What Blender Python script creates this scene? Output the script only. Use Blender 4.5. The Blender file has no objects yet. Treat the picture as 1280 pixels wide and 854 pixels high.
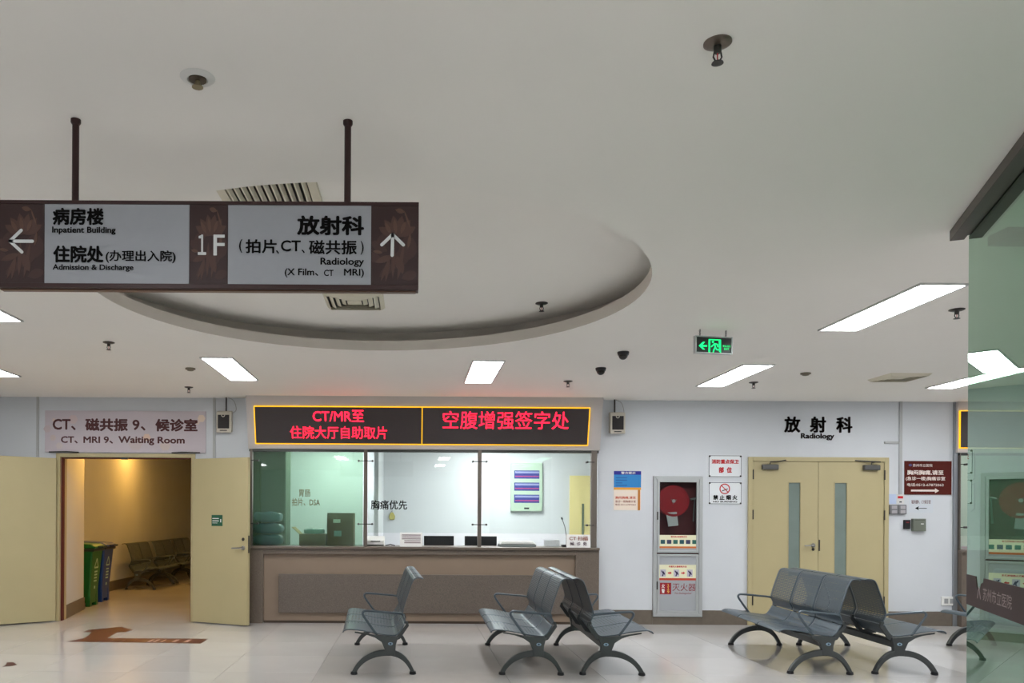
import bpy, bmesh, math, random
from math import pi, sin, cos, radians, atan2, sqrt
from mathutils import Vector, Matrix

# ------------------------------------------------------------------ camera, world, exposure
scene = bpy.context.scene
COL = scene.collection
K, VX, VY, ROLL, CAMZ, CEIL, YB = 1003.0, 515.0, 645.0, 0.0056, 1.34, 2.80, 10.03
cam = bpy.data.cameras.new('camera')
cam.sensor_width = 36.0
cam.lens = 36.0 * K / 1280.0
cam.shift_x = (640 - VX) / 1280.0
cam.shift_y = (VY - 427) / 1280.0
cam.clip_start = 0.05
camo = bpy.data.objects.new('camera', cam)
COL.objects.link(camo)
camo.location = (0, 0, CAMZ)
camo.rotation_euler = (pi / 2, -ROLL, 0)
scene.camera = camo

wd = bpy.data.worlds.new('world')
scene.world = wd
wd.use_nodes = True
wd.node_tree.nodes['Background'].inputs[0].default_value = (0.60, 0.585, 0.60, 1)
wd.node_tree.nodes['Background'].inputs[1].default_value = 0.0

scene.view_settings.view_transform = 'Standard'
scene.view_settings.look = 'None'
scene.view_settings.gamma = 1.0
scene.view_settings.use_curve_mapping = False
scene.view_settings.exposure = 1.27
TROFFER = 14.0        # brightness of the ceiling panels
ROOMLIGHT = 17.5      # brightness of the panel lights in the reception room
WARM = 240.0           # brightness of the warm downlights in the waiting room


# ------------------------------------------------------------------ photo measurements -> places
def unroll(x, y):
    dx, dy = x - VX, y - VY
    return dx * cos(ROLL) + dy * sin(ROLL), -dx * sin(ROLL) + dy * cos(ROLL)


def at(x, y, Y):
    a, b = unroll(x, y)
    return Vector((a * Y / K, Y, CAMZ - b * Y / K))


def on_floor(x, y, z=0.0):
    a, b = unroll(x, y)
    Y = (CAMZ - z) * K / b
    return Vector((a * Y / K, Y, z))


def on_ceil(x, y, z=CEIL):
    a, b = unroll(x, y)
    Y = (CAMZ - z) * K / b
    return Vector((a * Y / K, Y, z))


# ------------------------------------------------------------------ materials
def lin(c):
    out = []
    for v in c:
        v /= 255.0
        out.append(v / 12.92 if v <= 0.04045 else ((v + 0.055) / 1.055) ** 2.4)
    return (*out, 1)


MATS = {}


def M(name, rgb, rough=0.5, metal=0.0, var=0.0, vscale=4.0, bump=0.0, bscale=60.0, spec=0.5,
      emit=None, strength=0.0, speckle=None):
    if name in MATS:
        return MATS[name]
    m = bpy.data.materials.new(name)
    MATS[name] = m
    m.use_nodes = True
    nt = m.node_tree
    b = nt.nodes['Principled BSDF']
    b.inputs['Base Color'].default_value = lin(rgb)
    b.inputs['Roughness'].default_value = rough
    b.inputs['Metallic'].default_value = metal
    b.inputs['Specular IOR Level'].default_value = spec
    if var or bump or speckle:
        tc = nt.nodes.new('ShaderNodeTexCoord')
    if var or speckle:
        n = nt.nodes.new('ShaderNodeTexNoise')
        n.inputs['Scale'].default_value = vscale
        n.inputs['Detail'].default_value = 6
        nt.links.new(tc.outputs['Object'], n.inputs['Vector'])
        r = nt.nodes.new('ShaderNodeValToRGB')
        c = lin(rgb)
        c2 = lin(speckle) if speckle else None
        r.color_ramp.elements[0].position = 0.42 if speckle else 0.3
        r.color_ramp.elements[1].position = 0.6 if speckle else 0.7
        r.color_ramp.elements[0].color = c2 or (c[0] * (1 - var), c[1] * (1 - var), c[2] * (1 - var), 1)
        r.color_ramp.elements[1].color = c if c2 else tuple(min(1, v * (1 + var)) for v in c[:3]) + (1,)
        nt.links.new(n.outputs['Fac'], r.inputs['Fac'])
        nt.links.new(r.outputs['Color'], b.inputs['Base Color'])
    if bump:
        n2 = nt.nodes.new('ShaderNodeTexNoise')
        n2.inputs['Scale'].default_value = bscale
        n2.inputs['Detail'].default_value = 4
        nt.links.new(tc.outputs['Object'], n2.inputs['Vector'])
        bp = nt.nodes.new('ShaderNodeBump')
        bp.inputs['Strength'].default_value = bump
        bp.inputs['Distance'].default_value = 0.01
        nt.links.new(n2.outputs['Fac'], bp.inputs['Height'])
        nt.links.new(bp.outputs['Normal'], b.inputs['Normal'])
    if emit:
        b.inputs['Emission Color'].default_value = lin(emit)
        b.inputs['Emission Strength'].default_value = strength
    return m


def glass(name, tint, gain=1.5, rough=0.0, milk=0.0, milkcol=(200, 220, 205), refl=(255, 255, 255)):
    if name in MATS:
        return MATS[name]
    m = bpy.data.materials.new(name)
    MATS[name] = m
    m.use_nodes = True
    nt = m.node_tree
    nt.nodes.clear()
    out = nt.nodes.new('ShaderNodeOutputMaterial')
    tr = nt.nodes.new('ShaderNodeBsdfTransparent')
    tr.inputs['Color'].default_value = lin(tint)
    gl = nt.nodes.new('ShaderNodeBsdfGlossy')
    gl.inputs['Color'].default_value = lin(refl)
    gl.inputs['Roughness'].default_value = rough
    fr = nt.nodes.new('ShaderNodeFresnel')
    fr.inputs['IOR'].default_value = 1.5
    ge = nt.nodes.new('ShaderNodeNewGeometry')
    inv = nt.nodes.new('ShaderNodeMath')
    inv.operation = 'SUBTRACT'
    inv.inputs[0].default_value = gain
    mg = nt.nodes.new('ShaderNodeMath')
    mg.operation = 'MULTIPLY'
    mg.inputs[1].default_value = gain
    nt.links.new(ge.outputs['Backfacing'], mg.inputs[0])
    nt.links.new(mg.outputs[0], inv.inputs[1])
    mul = nt.nodes.new('ShaderNodeMath')
    mul.operation = 'MULTIPLY'
    mul.use_clamp = True
    nt.links.new(fr.outputs[0], mul.inputs[0])
    nt.links.new(inv.outputs[0], mul.inputs[1])
    mx = nt.nodes.new('ShaderNodeMixShader')
    nt.links.new(mul.outputs[0], mx.inputs[0])
    body = tr
    if milk:
        df = nt.nodes.new('ShaderNodeBsdfTranslucent')
        df.inputs['Color'].default_value = lin(milkcol)
        mm = nt.nodes.new('ShaderNodeMixShader')
        mm.inputs[0].default_value = milk
        nt.links.new(tr.outputs[0], mm.inputs[1])
        nt.links.new(df.outputs[0], mm.inputs[2])
        body = mm
    nt.links.new(body.outputs[0], mx.inputs[1])
    nt.links.new(gl.outputs[0], mx.inputs[2])
    nt.links.new(mx.outputs[0], out.inputs[0])
    return m


def perforated(name, rgb, pu, pv, hu, hv):
    """steel sheet with rows of punched slots (UV in metres)"""
    m = bpy.data.materials.new(name)
    MATS[name] = m
    m.use_nodes = True
    nt = m.node_tree
    b = nt.nodes['Principled BSDF']
    b.inputs['Base Color'].default_value = lin(rgb)
    b.inputs['Roughness'].default_value = 0.35
    b.inputs['Metallic'].default_value = 0.35
    uv = nt.nodes.new('ShaderNodeUVMap')
    sep = nt.nodes.new('ShaderNodeSeparateXYZ')
    nt.links.new(uv.outputs[0], sep.inputs[0])

    def gate(sock, pitch, hole):
        d = nt.nodes.new('ShaderNodeMath'); d.operation = 'DIVIDE'; d.inputs[1].default_value = pitch
        nt.links.new(sock, d.inputs[0])
        f = nt.nodes.new('ShaderNodeMath'); f.operation = 'FRACT'
        nt.links.new(d.outputs[0], f.inputs[0])
        l = nt.nodes.new('ShaderNodeMath'); l.operation = 'LESS_THAN'; l.inputs[1].default_value = hole
        nt.links.new(f.outputs[0], l.inputs[0])
        return l.outputs[0]
    mul = nt.nodes.new('ShaderNodeMath'); mul.operation = 'MULTIPLY'
    nt.links.new(gate(sep.outputs[0], pu, hu), mul.inputs[0])
    nt.links.new(gate(sep.outputs[1], pv, hv), mul.inputs[1])
    tr = nt.nodes.new('ShaderNodeBsdfTransparent')
    mx = nt.nodes.new('ShaderNodeMixShader')
    nt.links.new(mul.outputs[0], mx.inputs[0])
    nt.links.new(b.outputs[0], mx.inputs[1])
    nt.links.new(tr.outputs[0], mx.inputs[2])
    nt.links.new(mx.outputs[0], nt.nodes['Material Output'].inputs[0])
    return m


def glow(name, rgb, strength):
    if name in MATS:
        return MATS[name]
    m = bpy.data.materials.new(name)
    MATS[name] = m
    m.use_nodes = True
    nt = m.node_tree
    nt.nodes.clear()
    out = nt.nodes.new('ShaderNodeOutputMaterial')
    e = nt.nodes.new('ShaderNodeEmission')
    e.inputs[0].default_value = lin(rgb)
    e.inputs[1].default_value = strength
    nt.links.new(e.outputs[0], out.inputs[0])
    return m


def floor_material():
    m = M('polished_tile', (192, 189, 186), 0.10, 0, 0.045, 1.3)
    nt = m.node_tree
    b = nt.nodes['Principled BSDF']
    oi = nt.nodes.new('ShaderNodeObjectInfo')
    mr = nt.nodes.new('ShaderNodeMapRange')
    mr.inputs['To Min'].default_value = 0.93
    mr.inputs['To Max'].default_value = 1.0
    nt.links.new(oi.outputs['Random'], mr.inputs['Value'])
    mix = nt.nodes.new('ShaderNodeVectorMath'); mix.operation = 'SCALE'
    src = b.inputs['Base Color'].links[0].from_socket
    nt.links.new(src, mix.inputs[0])
    nt.links.new(mr.outputs[0], mix.inputs['Scale'])
    nt.links.new(mix.outputs[0], b.inputs['Base Color'])
    return m


def slab_material():
    """far floor: same tile, joints in the material"""
    m = M('polished_tile_field', (192, 189, 186), 0.10, 0, 0.045, 1.3)
    return m


WALL = M('wall_paint', (206, 210, 214), 0.6, 0, 0.03, 1.6, 0.05, 40)
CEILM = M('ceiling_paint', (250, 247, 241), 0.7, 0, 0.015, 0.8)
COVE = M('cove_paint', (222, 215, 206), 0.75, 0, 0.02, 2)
BASE = M('baseboard_stone', (104, 95, 84), 0.35, 0, 0.08, 20)
CREAM = M('cream_door_paint', (182, 170, 130), 0.42, 0, 0.02, 3)
PALECREAM = CREAM
STEEL = M('brushed_steel', (150, 150, 148), 0.3, 0.9)
DARKSTEEL = M('dark_steel', (70, 68, 66), 0.35, 0.7)
BLACK = M('black_plastic', (22, 23, 27), 0.4)
WHITEP = M('white_plastic', (222, 222, 218), 0.4)
GREYP = M('grey_plastic', (150, 152, 152), 0.45)
PAPER = M('white_paper', (235, 235, 232), 0.7)
INK = M('black_ink', (10, 9, 9), 0.8, spec=0.15)
RED = M('red_ink', (190, 28, 34), 0.55)
MAROON = M('maroon_ink', (88, 24, 26), 0.55)
TAUPE = M('taupe_metal', (108, 100, 92), 0.4, 0.3)
STONE = M('counter_stone', (116, 104, 92), 0.32, 0, 0, 180, 0, 60, 0.5, None, 0, (96, 86, 77))
GRANITE = M('granite_slab', (114, 103, 93), 0.4, 0, 0, 150, 0, 60, 0.5, None, 0, (88, 80, 73))
BEIGE = M('beige_laminate', (136, 118, 101), 0.4, 0, 0.03, 5)
HEADER = M('header_metal', (196, 191, 188), 0.38, 0.15, 0.01, 3)
BENCH = M('bench_steel', (86, 98, 106), 0.35, 0.35, 0.03, 6)
CAST = M('cast_aluminium', (80, 84, 84), 0.4, 0.6)
PERF_S = perforated('perforated_seat_sheet', (90, 103, 113), 0.014, 0.03, 0.36, 0.6)
PERF_B = perforated('perforated_back_sheet', (90, 101, 109), 0.05, 0.0165, 0.8, 0.32)
SIGNBROWN = M('sign_brown', (50, 27, 26), 0.4, 0.1)
SIGNDARK = M('sign_frame', (52, 28, 27), 0.35, 0.2)
SILVER = M('sign_silver', (158, 162, 168), 0.42, 0.15, 0.015, 30)
FLOW1 = M('lotus_print', (80, 53, 46), 0.45, 0.1)
FLOW2 = M('lotus_print_light', (94, 66, 54), 0.45, 0.1)
FLOW3 = M('lotus_print_deep', (66, 41, 38), 0.45, 0.1)
ALU = M('aluminium_frame', (182, 186, 186), 0.38, 0.35)
IVORY = M('ivory_grille', (226, 220, 200), 0.5)
VOID = M('duct_galvanised', (128, 128, 124), 0.6, 0.2)
PANE = glass('window_glass', (244, 248, 246), 1.2)
GREENPANE = glass('frosted_green_glass', (213, 231, 218), 1.2, 0.02, 0.06, (190, 225, 200))
SIDEGLASS = glass('green_partition_glass', (178, 208, 190), 1.9, refl=(218, 238, 225))
CABGLASS = glass('cabinet_glass', (225, 228, 228), 1.0)
FILM = M('brown_glass_film', (66, 46, 44), 0.5, spec=0.3)


# ------------------------------------------------------------------ mesh building
class MB:
    def __init__(s):
        s.v, s.f, s.mi, s.uv = [], [], [], {}

    def add(s, vs, fs, mi=0):
        o = len(s.v)
        s.v += [tuple(p) for p in vs]
        for f in fs:
            s.f.append([i + o for i in f])
            s.mi.append(mi)
        return s

    def box(s, x0, x1, y0, y1, z0, z1, mi=0):
        return s.add([(x0, y0, z0), (x1, y0, z0), (x1, y1, z0), (x0, y1, z0),
                      (x0, y0, z1), (x1, y0, z1), (x1, y1, z1), (x0, y1, z1)],
                     [(0, 3, 2, 1), (4, 5, 6, 7), (0, 1, 5, 4), (1, 2, 6, 5), (2, 3, 7, 6), (3, 0, 4, 7)], mi)

    def prism(s, poly, axis, a, b, mi=0):
        """poly = 2D outline; axis 'y': (x,z) outline, 'z': (x,y) outline, 'x': (y,z) outline"""
        def P(p, t):
            return {'y': (p[0], t, p[1]), 'z': (p[0], p[1], t), 'x': (t, p[0], p[1])}[axis]
        n = len(poly)
        vs = [P(p, a) for p in poly] + [P(p, b) for p in poly]
        fs = [tuple(range(n)), tuple(range(2 * n - 1, n - 1, -1))]
        fs += [(i, i + n, (i + 1) % n + n, (i + 1) % n) for i in range(n)]
        return s.add(vs, fs, mi)

    def tube(s, pts, r, seg=8, mi=0, closed=False):
        pts = [Vector(p) for p in pts]
        rs = r if isinstance(r, (list, tuple)) else [r] * len(pts)
        vs, fs = [], []
        up = Vector((0, 0, 1))
        prev = None
        for i, p in enumerate(pts):
            d = (pts[min(i + 1, len(pts) - 1)] - pts[max(i - 1, 0)]).normalized()
            if prev is None:
                a = d.cross(up)
                if a.length < 1e-3:
                    a = d.cross(Vector((1, 0, 0)))
                a.normalize()
            else:
                a = (prev - d * prev.dot(d)).normalized()
            prev = a
            b = d.cross(a)
            for k in range(seg):
                t = 2 * pi * k / seg
                vs.append(p + (a * cos(t) + b * sin(t)) * rs[i])
        for i in range(len(pts) - 1):
            for k in range(seg):
                k2 = (k + 1) % seg
                fs.append((i * seg + k, i * seg + k2, (i + 1) * seg + k2, (i + 1) * seg + k))
        fs.append(tuple(range(seg - 1, -1, -1)))
        e = (len(pts) - 1) * seg
        fs.append(tuple(range(e, e + seg)))
        return s.add(vs, fs, mi)

    def lathe(s, prof, c=(0, 0, 0), seg=24, mi=0, axis='z'):
        vs, fs = [], []
        for r, z in prof:
            for k in range(seg):
                t = 2 * pi * k / seg
                if axis == 'z':
                    vs.append((c[0] + r * cos(t), c[1] + r * sin(t), c[2] + z))
                else:
                    vs.append((c[0] + r * cos(t), c[1] + z, c[2] + r * sin(t)))
        for i in range(len(prof) - 1):
            for k in range(seg):
                k2 = (k + 1) % seg
                fs.append((i * seg + k, i * seg + k2, (i + 1) * seg + k2, (i + 1) * seg + k))
        fs.append(tuple(range(seg - 1, -1, -1)))
        e = (len(prof) - 1) * seg
        fs.append(tuple(range(e, e + seg)))
        return s.add(vs, fs, mi)

    def disc(s, cx, cz, r, y0, y1, seg=20, r2=None, mi=0):
        return s.prism([(cx + r * cos(2 * pi * k / seg), cz + (r2 or r) * sin(2 * pi * k / seg)) for k in range(seg)],
                       'y', y0, y1, mi)

    def ring(s, cx, cz, r0, r1, y0, y1, seg=28, mi=0):
        vs, fs = [], []
        for k in range(seg):
            t = 2 * pi * k / seg
            for r in (r0, r1):
                for y in (y0, y1):
                    vs.append((cx + r * cos(t), y, cz + r * sin(t)))
        for k in range(seg):
            a, b = k * 4, ((k + 1) % seg) * 4
            fs += [(a, b, b + 2, a + 2), (a + 1, a + 3, b + 3, b + 1), (a, a + 1, b + 1, b), (a + 2, b + 2, b + 3, a + 3)]
        return s.add(vs, fs, mi)

    def mesh(s, name, mats, smooth=False, fix=True):
        me = bpy.data.meshes.new(name)
        me.from_pydata(s.v, [], s.f)
        mats = mats if isinstance(mats, (list, tuple)) else [mats]
        for m in mats:
            me.materials.append(m)
        for p, i in zip(me.polygons, s.mi):
            p.material_index = i
        if fix:
            bm = bmesh.new()
            bm.from_mesh(me)
            bmesh.ops.recalc_face_normals(bm, faces=bm.faces)
            bm.to_mesh(me)
            bm.free()
        if smooth:
            for p in me.polygons:
                p.use_smooth = True
            me.set_sharp_from_angle(angle=radians(38))
        return me

    def build(s, name, mats, parent=None, smooth=False, bevel=0.0, seg=2, fix=True):
        return link(name, s.mesh(name, mats, smooth, fix), parent, bevel, seg)


def link(name, me, parent=None, bevel=0.0, seg=2):
    o = bpy.data.objects.new(name, me)
    COL.objects.link(o)
    if parent is not None:
        o.parent = parent
    if bevel:
        md = o.modifiers.new('bevel', 'BEVEL')
        md.width = bevel
        md.segments = seg
        md.limit_method = 'ANGLE'
        md.angle_limit = radians(40)
    return o


def tag(o, label=None, cat=None, group=None, kind=None):
    if label: o['label'] = label
    if cat: o['category'] = cat
    if group: o['group'] = group
    if kind: o['kind'] = kind
    return o


def thing(name, label, cat, loc=(0, 0, 0), rot=(0, 0, 0), group=None):
    o = bpy.data.objects.new(name, None)
    o.empty_display_size = 0.05
    COL.objects.link(o)
    o.location = loc
    o.rotation_euler = rot
    return tag(o, label, cat, group)


def copy_tree(o, parent=None):
    c = o.copy()
    COL.objects.link(c)
    c.parent = parent
    for ch in list(o.children):
        copy_tree(ch, c)
    return c


def struct(name, loc=(0, 0, 0), rot=(0, 0, 0)):
    o = bpy.data.objects.new(name, None)
    COL.objects.link(o)
    o.location = loc
    o.rotation_euler = rot
    o['kind'] = 'structure'
    return o


def S(o, label=None):
    o['kind'] = 'structure'
    if label: o['label'] = label
    return o


def text(parent, name, txt, mat, x0, x1, z0, z1, y=-0.001, bold=0.0, deep=0.0, space=1.0):
    """printed lettering fitted into a rectangle of the parent's local XZ plane, facing -Y"""
    cu = bpy.data.curves.new('lettering', 'FONT')
    cu.body = txt
    cu.size = 1.0
    cu.resolution_u = 3
    cu.space_character = space
    if deep:
        cu.extrude = 0.5
    ob = bpy.data.objects.new('lettering', cu)
    COL.objects.link(ob)
    dg = bpy.context.evaluated_depsgraph_get()
    dg.update()
    me = bpy.data.meshes.new_from_object(ob.evaluated_get(dg))
    bpy.data.objects.remove(ob)
    bpy.data.curves.remove(cu)
    base = [v.co.copy() for v in me.vertices]
    polys = [list(p.vertices) for p in me.polygons]
    bpy.data.meshes.remove(me)
    mb = MB()
    sh = [(0, 0)]
    if bold:
        sh = [(bold * cos(t * pi / 3), bold * sin(t * pi / 3)) for t in range(6)]
    for i, (a, b) in enumerate(sh):
        mb.add([(p.x + a, p.y + b, p.z if deep else p.z + i) for p in base], polys)
    xs = [p[0] for p in mb.v]
    ys = [p[1] for p in mb.v]
    ax, bx, ay, by = min(xs), max(xs), min(ys), max(ys)
    sx, sz = (x1 - x0) / (bx - ax), (z1 - z0) / max(by - ay, 1e-6)
    mb.v = [(x0 + (p[0] - ax) * sx, y - ((p[2] + 0.5) * deep if deep else p[2] * 0.0001), z0 + (p[1] - ay) * sz) for p in mb.v]
    o = mb.build(name, mat, parent, fix=False)
    return o


def arrow_mb(pts, w, y0, y1):
    """round-ended strokes in the XZ plane"""
    mb = MB()
    for (ax, az), (bx, bz) in pts:
        L = sqrt((bx - ax) ** 2 + (bz - az) ** 2)
        dx, dz = (bx - ax) / L, (bz - az) / L
        nx, nz = -dz * w / 2, dx * w / 2
        poly = []
        a0 = atan2(nz, nx)
        for k in range(7):
            t = a0 + pi * k / 6
            poly.append((ax + cos(t) * w / 2, az + sin(t) * w / 2))
        for k in range(7):
            t = a0 + pi + pi * k / 6
            poly.append((bx + cos(t) * w / 2, bz + sin(t) * w / 2))
        mb.prism(poly, 'y', y0, y1)
    return mb


def catmull(pts, n=4):
    out = []
    P = [pts[0]] + list(pts) + [pts[-1]]
    for i in range(1, len(P) - 2):
        for k in range(n):
            t = k / n
            q = []
            for c in range(len(P[0])):
                p0, p1, p2, p3 = P[i - 1][c], P[i][c], P[i + 1][c], P[i + 2][c]
                q.append(0.5 * (2 * p1 + (p2 - p0) * t + (2 * p0 - 5 * p1 + 4 * p2 - p3) * t * t
                                + (3 * p1 - p0 - 3 * p2 + p3) * t ** 3))
            out.append(tuple(q))
    out.append(tuple(pts[-1]))
    return out


# ================================================================== THE SETTING
HX0, HX1, HY0 = -9.0, 9.8, -6.0
T = 0.2
DX0, DX1, DZ = -4.42, -2.74, 2.08          # waiting room doorway
RX0, RX1, RZ0, RZ1 = -2.03, 2.32, 0.93, 2.15  # reception window opening
QX0, QX1 = 6.81, 9.4                       # second window opening
fa_ = at(846, 771, YB)                      # niche of the fire cabinet
FX0, FX1, FZ0, FZ1 = fa_.x - 0.307, fa_.x + 0.312, fa_.z - 0.002, fa_.z + 1.757

# --- floor: a base slab, loose tiles where the photograph looks
fl = MB().box(HX0, HX1, HY0, YB + T, -0.12, -0.012).build('floor', slab_material())
S(fl, 'pale polished tile floor of the hall')
TILE = 0.8
TM = floor_material()
gx0, gy1 = -6.4, YB
tile_me = MB().box(0.0012, TILE - 0.0012, 0.0012, TILE - 0.0012, -0.012, 0.0).mesh('tile', TM)
rows = 6
for r in range(rows):
    for c in range(17):
        o = link('tile', tile_me, fl)
        o.location = (gx0 + c * TILE, gy1 - (r + 1) * TILE, 0)
ty0 = gy1 - rows * TILE
rest = MB()
rest.box(HX0, HX1, HY0, ty0, -0.012, 0)
rest.box(HX0, gx0, ty0, YB, -0.012, 0)
rest.box(gx0 + 17 * TILE, HX1, ty0, YB, -0.012, 0)
rest.build('tile_field', slab_material(), fl)

# --- ceiling with the round recess
RC, RR = (-0.29, 5.30), 1.79
N = 96
from mathutils.geometry import tessellate_polygon
GRILLE = (-0.745, 4.25, 0.215, 0.48)        # slotted grille: centre, half width, half length
DIFFU = (-0.455, 6.22, 0.22, 0.22)          # diffuser in the recess
DIFFR = (5.0, 8.25, 0.20, 0.20)             # diffuser in the flat ceiling


def rect_pts(r, z):
    return [Vector((r[0] + a_ * r[2], r[1] + b_ * r[3], z)) for a_, b_ in ((-1, -1), (1, -1), (1, 1), (-1, 1))]


def sheet_with_holes(loops):
    flat = [tuple(p) for lp in loops for p in lp]
    mb = MB().add(flat, [tuple(t) for t in tessellate_polygon(loops)])
    return mb


ceil = S(sheet_with_holes([[Vector((HX0, HY0, CEIL)), Vector((HX1, HY0, CEIL)), Vector((HX1, YB, CEIL)), Vector((HX0, YB, CEIL))],
                           [Vector((RC[0] + RR * cos(2 * pi * k / N), RC[1] + RR * sin(2 * pi * k / N), CEIL)) for k in range(N)],
                           rect_pts(DIFFR, CEIL)]).build('ceiling', CEILM, fix=False), 'smooth painted ceiling with a round recess')
LIPH, COVER, UPZ = 0.085, 0.25, 3.01


def band(r0, z0, r1, z1):
    mb = MB()
    vs = [(RC[0] + r0 * cos(2 * pi * k / N), RC[1] + r0 * sin(2 * pi * k / N), z0) for k in range(N)] + \
         [(RC[0] + r1 * cos(2 * pi * k / N), RC[1] + r1 * sin(2 * pi * k / N), z1) for k in range(N)]
    return mb.add(vs, [(k, (k + 1) % N, (k + 1) % N + N, k + N) for k in range(N)])


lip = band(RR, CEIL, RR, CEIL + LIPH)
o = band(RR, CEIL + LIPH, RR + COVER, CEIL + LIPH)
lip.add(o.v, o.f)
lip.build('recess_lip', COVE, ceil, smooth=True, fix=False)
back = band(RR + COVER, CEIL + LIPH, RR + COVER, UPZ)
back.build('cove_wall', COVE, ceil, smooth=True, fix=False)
sheet_with_holes([[Vector((RC[0] + (RR + COVER) * cos(2 * pi * k / N), RC[1] + (RR + COVER) * sin(2 * pi * k / N), UPZ)) for k in range(N)],
                  rect_pts(GRILLE, UPZ), rect_pts(DIFFU, UPZ)]).build('recess_top', CEILM, ceil, fix=False)

# --- walls
Y0, Y1 = YB, YB + T
for (xa, xb, za, zb_) in [(HX0, DX0, 0, CEIL), (DX0, DX1, DZ, CEIL), (DX1, RX0, 0, CEIL), (RX0, RX1, RZ1, CEIL),
                          (RX0, RX1, 0, RZ0 - 0.03), (RX1, FX0, 0, CEIL), (FX0, FX1, 0, FZ0), (FX0, FX1, FZ1, CEIL), (FX1, QX0, 0, CEIL),
                           (QX0, QX1, RZ1, CEIL),
                          (QX0, QX1, 0, RZ0 - 0.03), (QX1, HX1, 0, CEIL)]:
    S(MB().box(xa, xb, Y0, Y1, za, zb_).build('wall_back', WALL), 'white painted wall with doors and service windows')
S(MB().box(HX0 - T, HX1 + T, HY0 - T, HY0, 0, CEIL).build('wall_front', WALL), 'white entrance wall of the hall')
S(MB().box(HX0 - T, HX0, HY0, YB + T, 0, CEIL).build('wall_left', WALL), 'white side wall of the hall')
S(MB().box(HX1, HX1 + T, HY0, YB + T, 0, CEIL).build('wall_right', WALL), 'white opposite side wall of the hall')


def baseboard(name, x0, x1):
    S(MB().box(x0, x1, YB - 0.012, YB, 0, 0.18).build(name, BASE, None, bevel=0.003), 'dark stone baseboard along the white wall')


baseboard('baseboard_back', RX1 + 0.0, FX0)
baseboard('baseboard_back', FX1, 4.20)
S(MB().box(FX0, FX1, YB - 0.012, YB, 0, FZ0 - 0.001).build('baseboard_back', BASE), 'dark stone baseboard below the fire cabinet')
baseboard('baseboard_back', 5.93, 6.80)
baseboard('baseboard_back', -9.0, -4.55)

# --- rooms behind the wall
RY = 12.9
rb = MB()
rb.box(-2.52, 3.3, RY, RY + 0.1, 0, 2.62)
S(rb.build('wall_reception_back', WALL), 'pale rear wall of the reception room')
S(MB().box(-2.62, -2.52, Y1, RY + 0.1, 0, 2.62).build('wall_reception_left', WALL), 'side wall of the reception room')
S(MB().box(3.3, 3.4, Y1, RY + 0.1, 0, 2.62).build('wall_reception_right', WALL), 'end wall of the reception room')
S(MB().box(-2.62, 3.4, Y1, RY + 0.1, 2.62, 2.7).build('ceiling', CEILM), 'reception room ceiling')
S(MB().box(-2.52, 3.3, Y1, RY, -0.1, 0).build('floor', slab_material()), 'reception room floor')
S(MB().box(-0.52, -0.46, 10.95, RY, 0, 2.62).build('wall_reception_divider', WALL), 'divider wall inside the reception room')
# second service room
S(MB().box(6.7, 9.8, 12.3, 12.4, 0, 2.62).build('wall_service_back', M('pale_green_wall', (196, 206, 192), 0.6)), 'pale green wall of the second service room')
S(MB().box(6.6, 6.7, Y1, 12.4, 0, 2.62).build('wall_service_left', WALL), 'side wall of the second service room')
S(MB().box(9.8, 9.9, Y1, 12.4, 0, 2.62).build('wall_service_right', WALL), 'end wall of the second service room')
S(MB().box(6.6, 9.9, Y1, 12.4, 2.62, 2.7).build('ceiling', CEILM), 'second service room ceiling')
S(MB().box(6.7, 9.8, Y1, 12.3, -0.1, 0).build('floor', slab_material()), 'second service room floor')
# waiting room
WX0, WX1, WY1 = -5.25, -2.72, 19.5
S(MB().box(WX0 - 0.1, WX0, Y1, WY1, 0, CEIL).build('wall_waiting_left', WALL), 'waiting room wall behind the seats')
S(MB().box(WX1, WX1 + 0.1, Y1, WY1, 0, CEIL).build('wall_waiting_right', WALL), 'waiting room wall')
S(MB().box(WX0 - 0.1, WX1 + 0.1, WY1, WY1 + 0.1, 0, CEIL).build('wall_waiting_end', WALL), 'end wall of the waiting room')
S(MB().box(WX0 - 0.1, WX1 + 0.1, Y1, WY1, CEIL, CEIL + 0.08).build('ceiling', CEILM), 'waiting room ceiling')
S(MB().box(WX0 - 0.1, WX1 + 0.1, YB, WY1, -0.1, -0.0005).build('floor', slab_material()), 'waiting room floor')
S(MB().prism([(WX0, Y1), (-4.42, Y1), (-4.61, 11.28), (WX0, 11.28)], 'z', 0, CEIL).build('wall_waiting_pier', WALL), 'pale pier inside the waiting room doorway')
S(MB().prism([(-4.42, Y1), (-4.408, Y1), (-4.598, 11.292), (-4.61, 11.28)], 'z', 0, 0.17).build('baseboard_pier', BASE), 'dark baseboard of the pier')
S(MB().box(WX0, WX0 + 0.012, 11.28, WY1, 0, 0.17).build('baseboard_waiting', BASE), 'dark baseboard behind the waiting room seats')

# ================================================================== LIGHTS OF THE PLACE
DIFF = glow('panel_diffuser', (250, 252, 255), TROFFER)
LOUV = M('panel_frame', (205, 207, 206), 0.4, 0.2)


def troffer(x, y, z, wx, wy, label, mat=None, group=None, off=''):
    t = thing('ceiling_panel_light' + off, label, 'light', (x, y, z), group=group)
    f = 0.016
    fr = MB()
    fr.box(-wx / 2 - f, wx / 2 + f, -wy / 2 - f, -wy / 2, -0.012, 0)
    fr.box(-wx / 2 - f, wx / 2 + f, wy / 2, wy / 2 + f, -0.012, 0)
    fr.box(-wx / 2 - f, -wx / 2, -wy / 2, wy / 2, -0.012, 0)
    fr.box(wx / 2, wx / 2 + f, -wy / 2, wy / 2, -0.012, 0)
    fr.build('frame', LOUV, t)
    MB().box(-wx / 2, wx / 2, -wy / 2, wy / 2, -0.008, -0.001).build('diffuser' + off, mat or DIFF, t)
    return t


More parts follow.
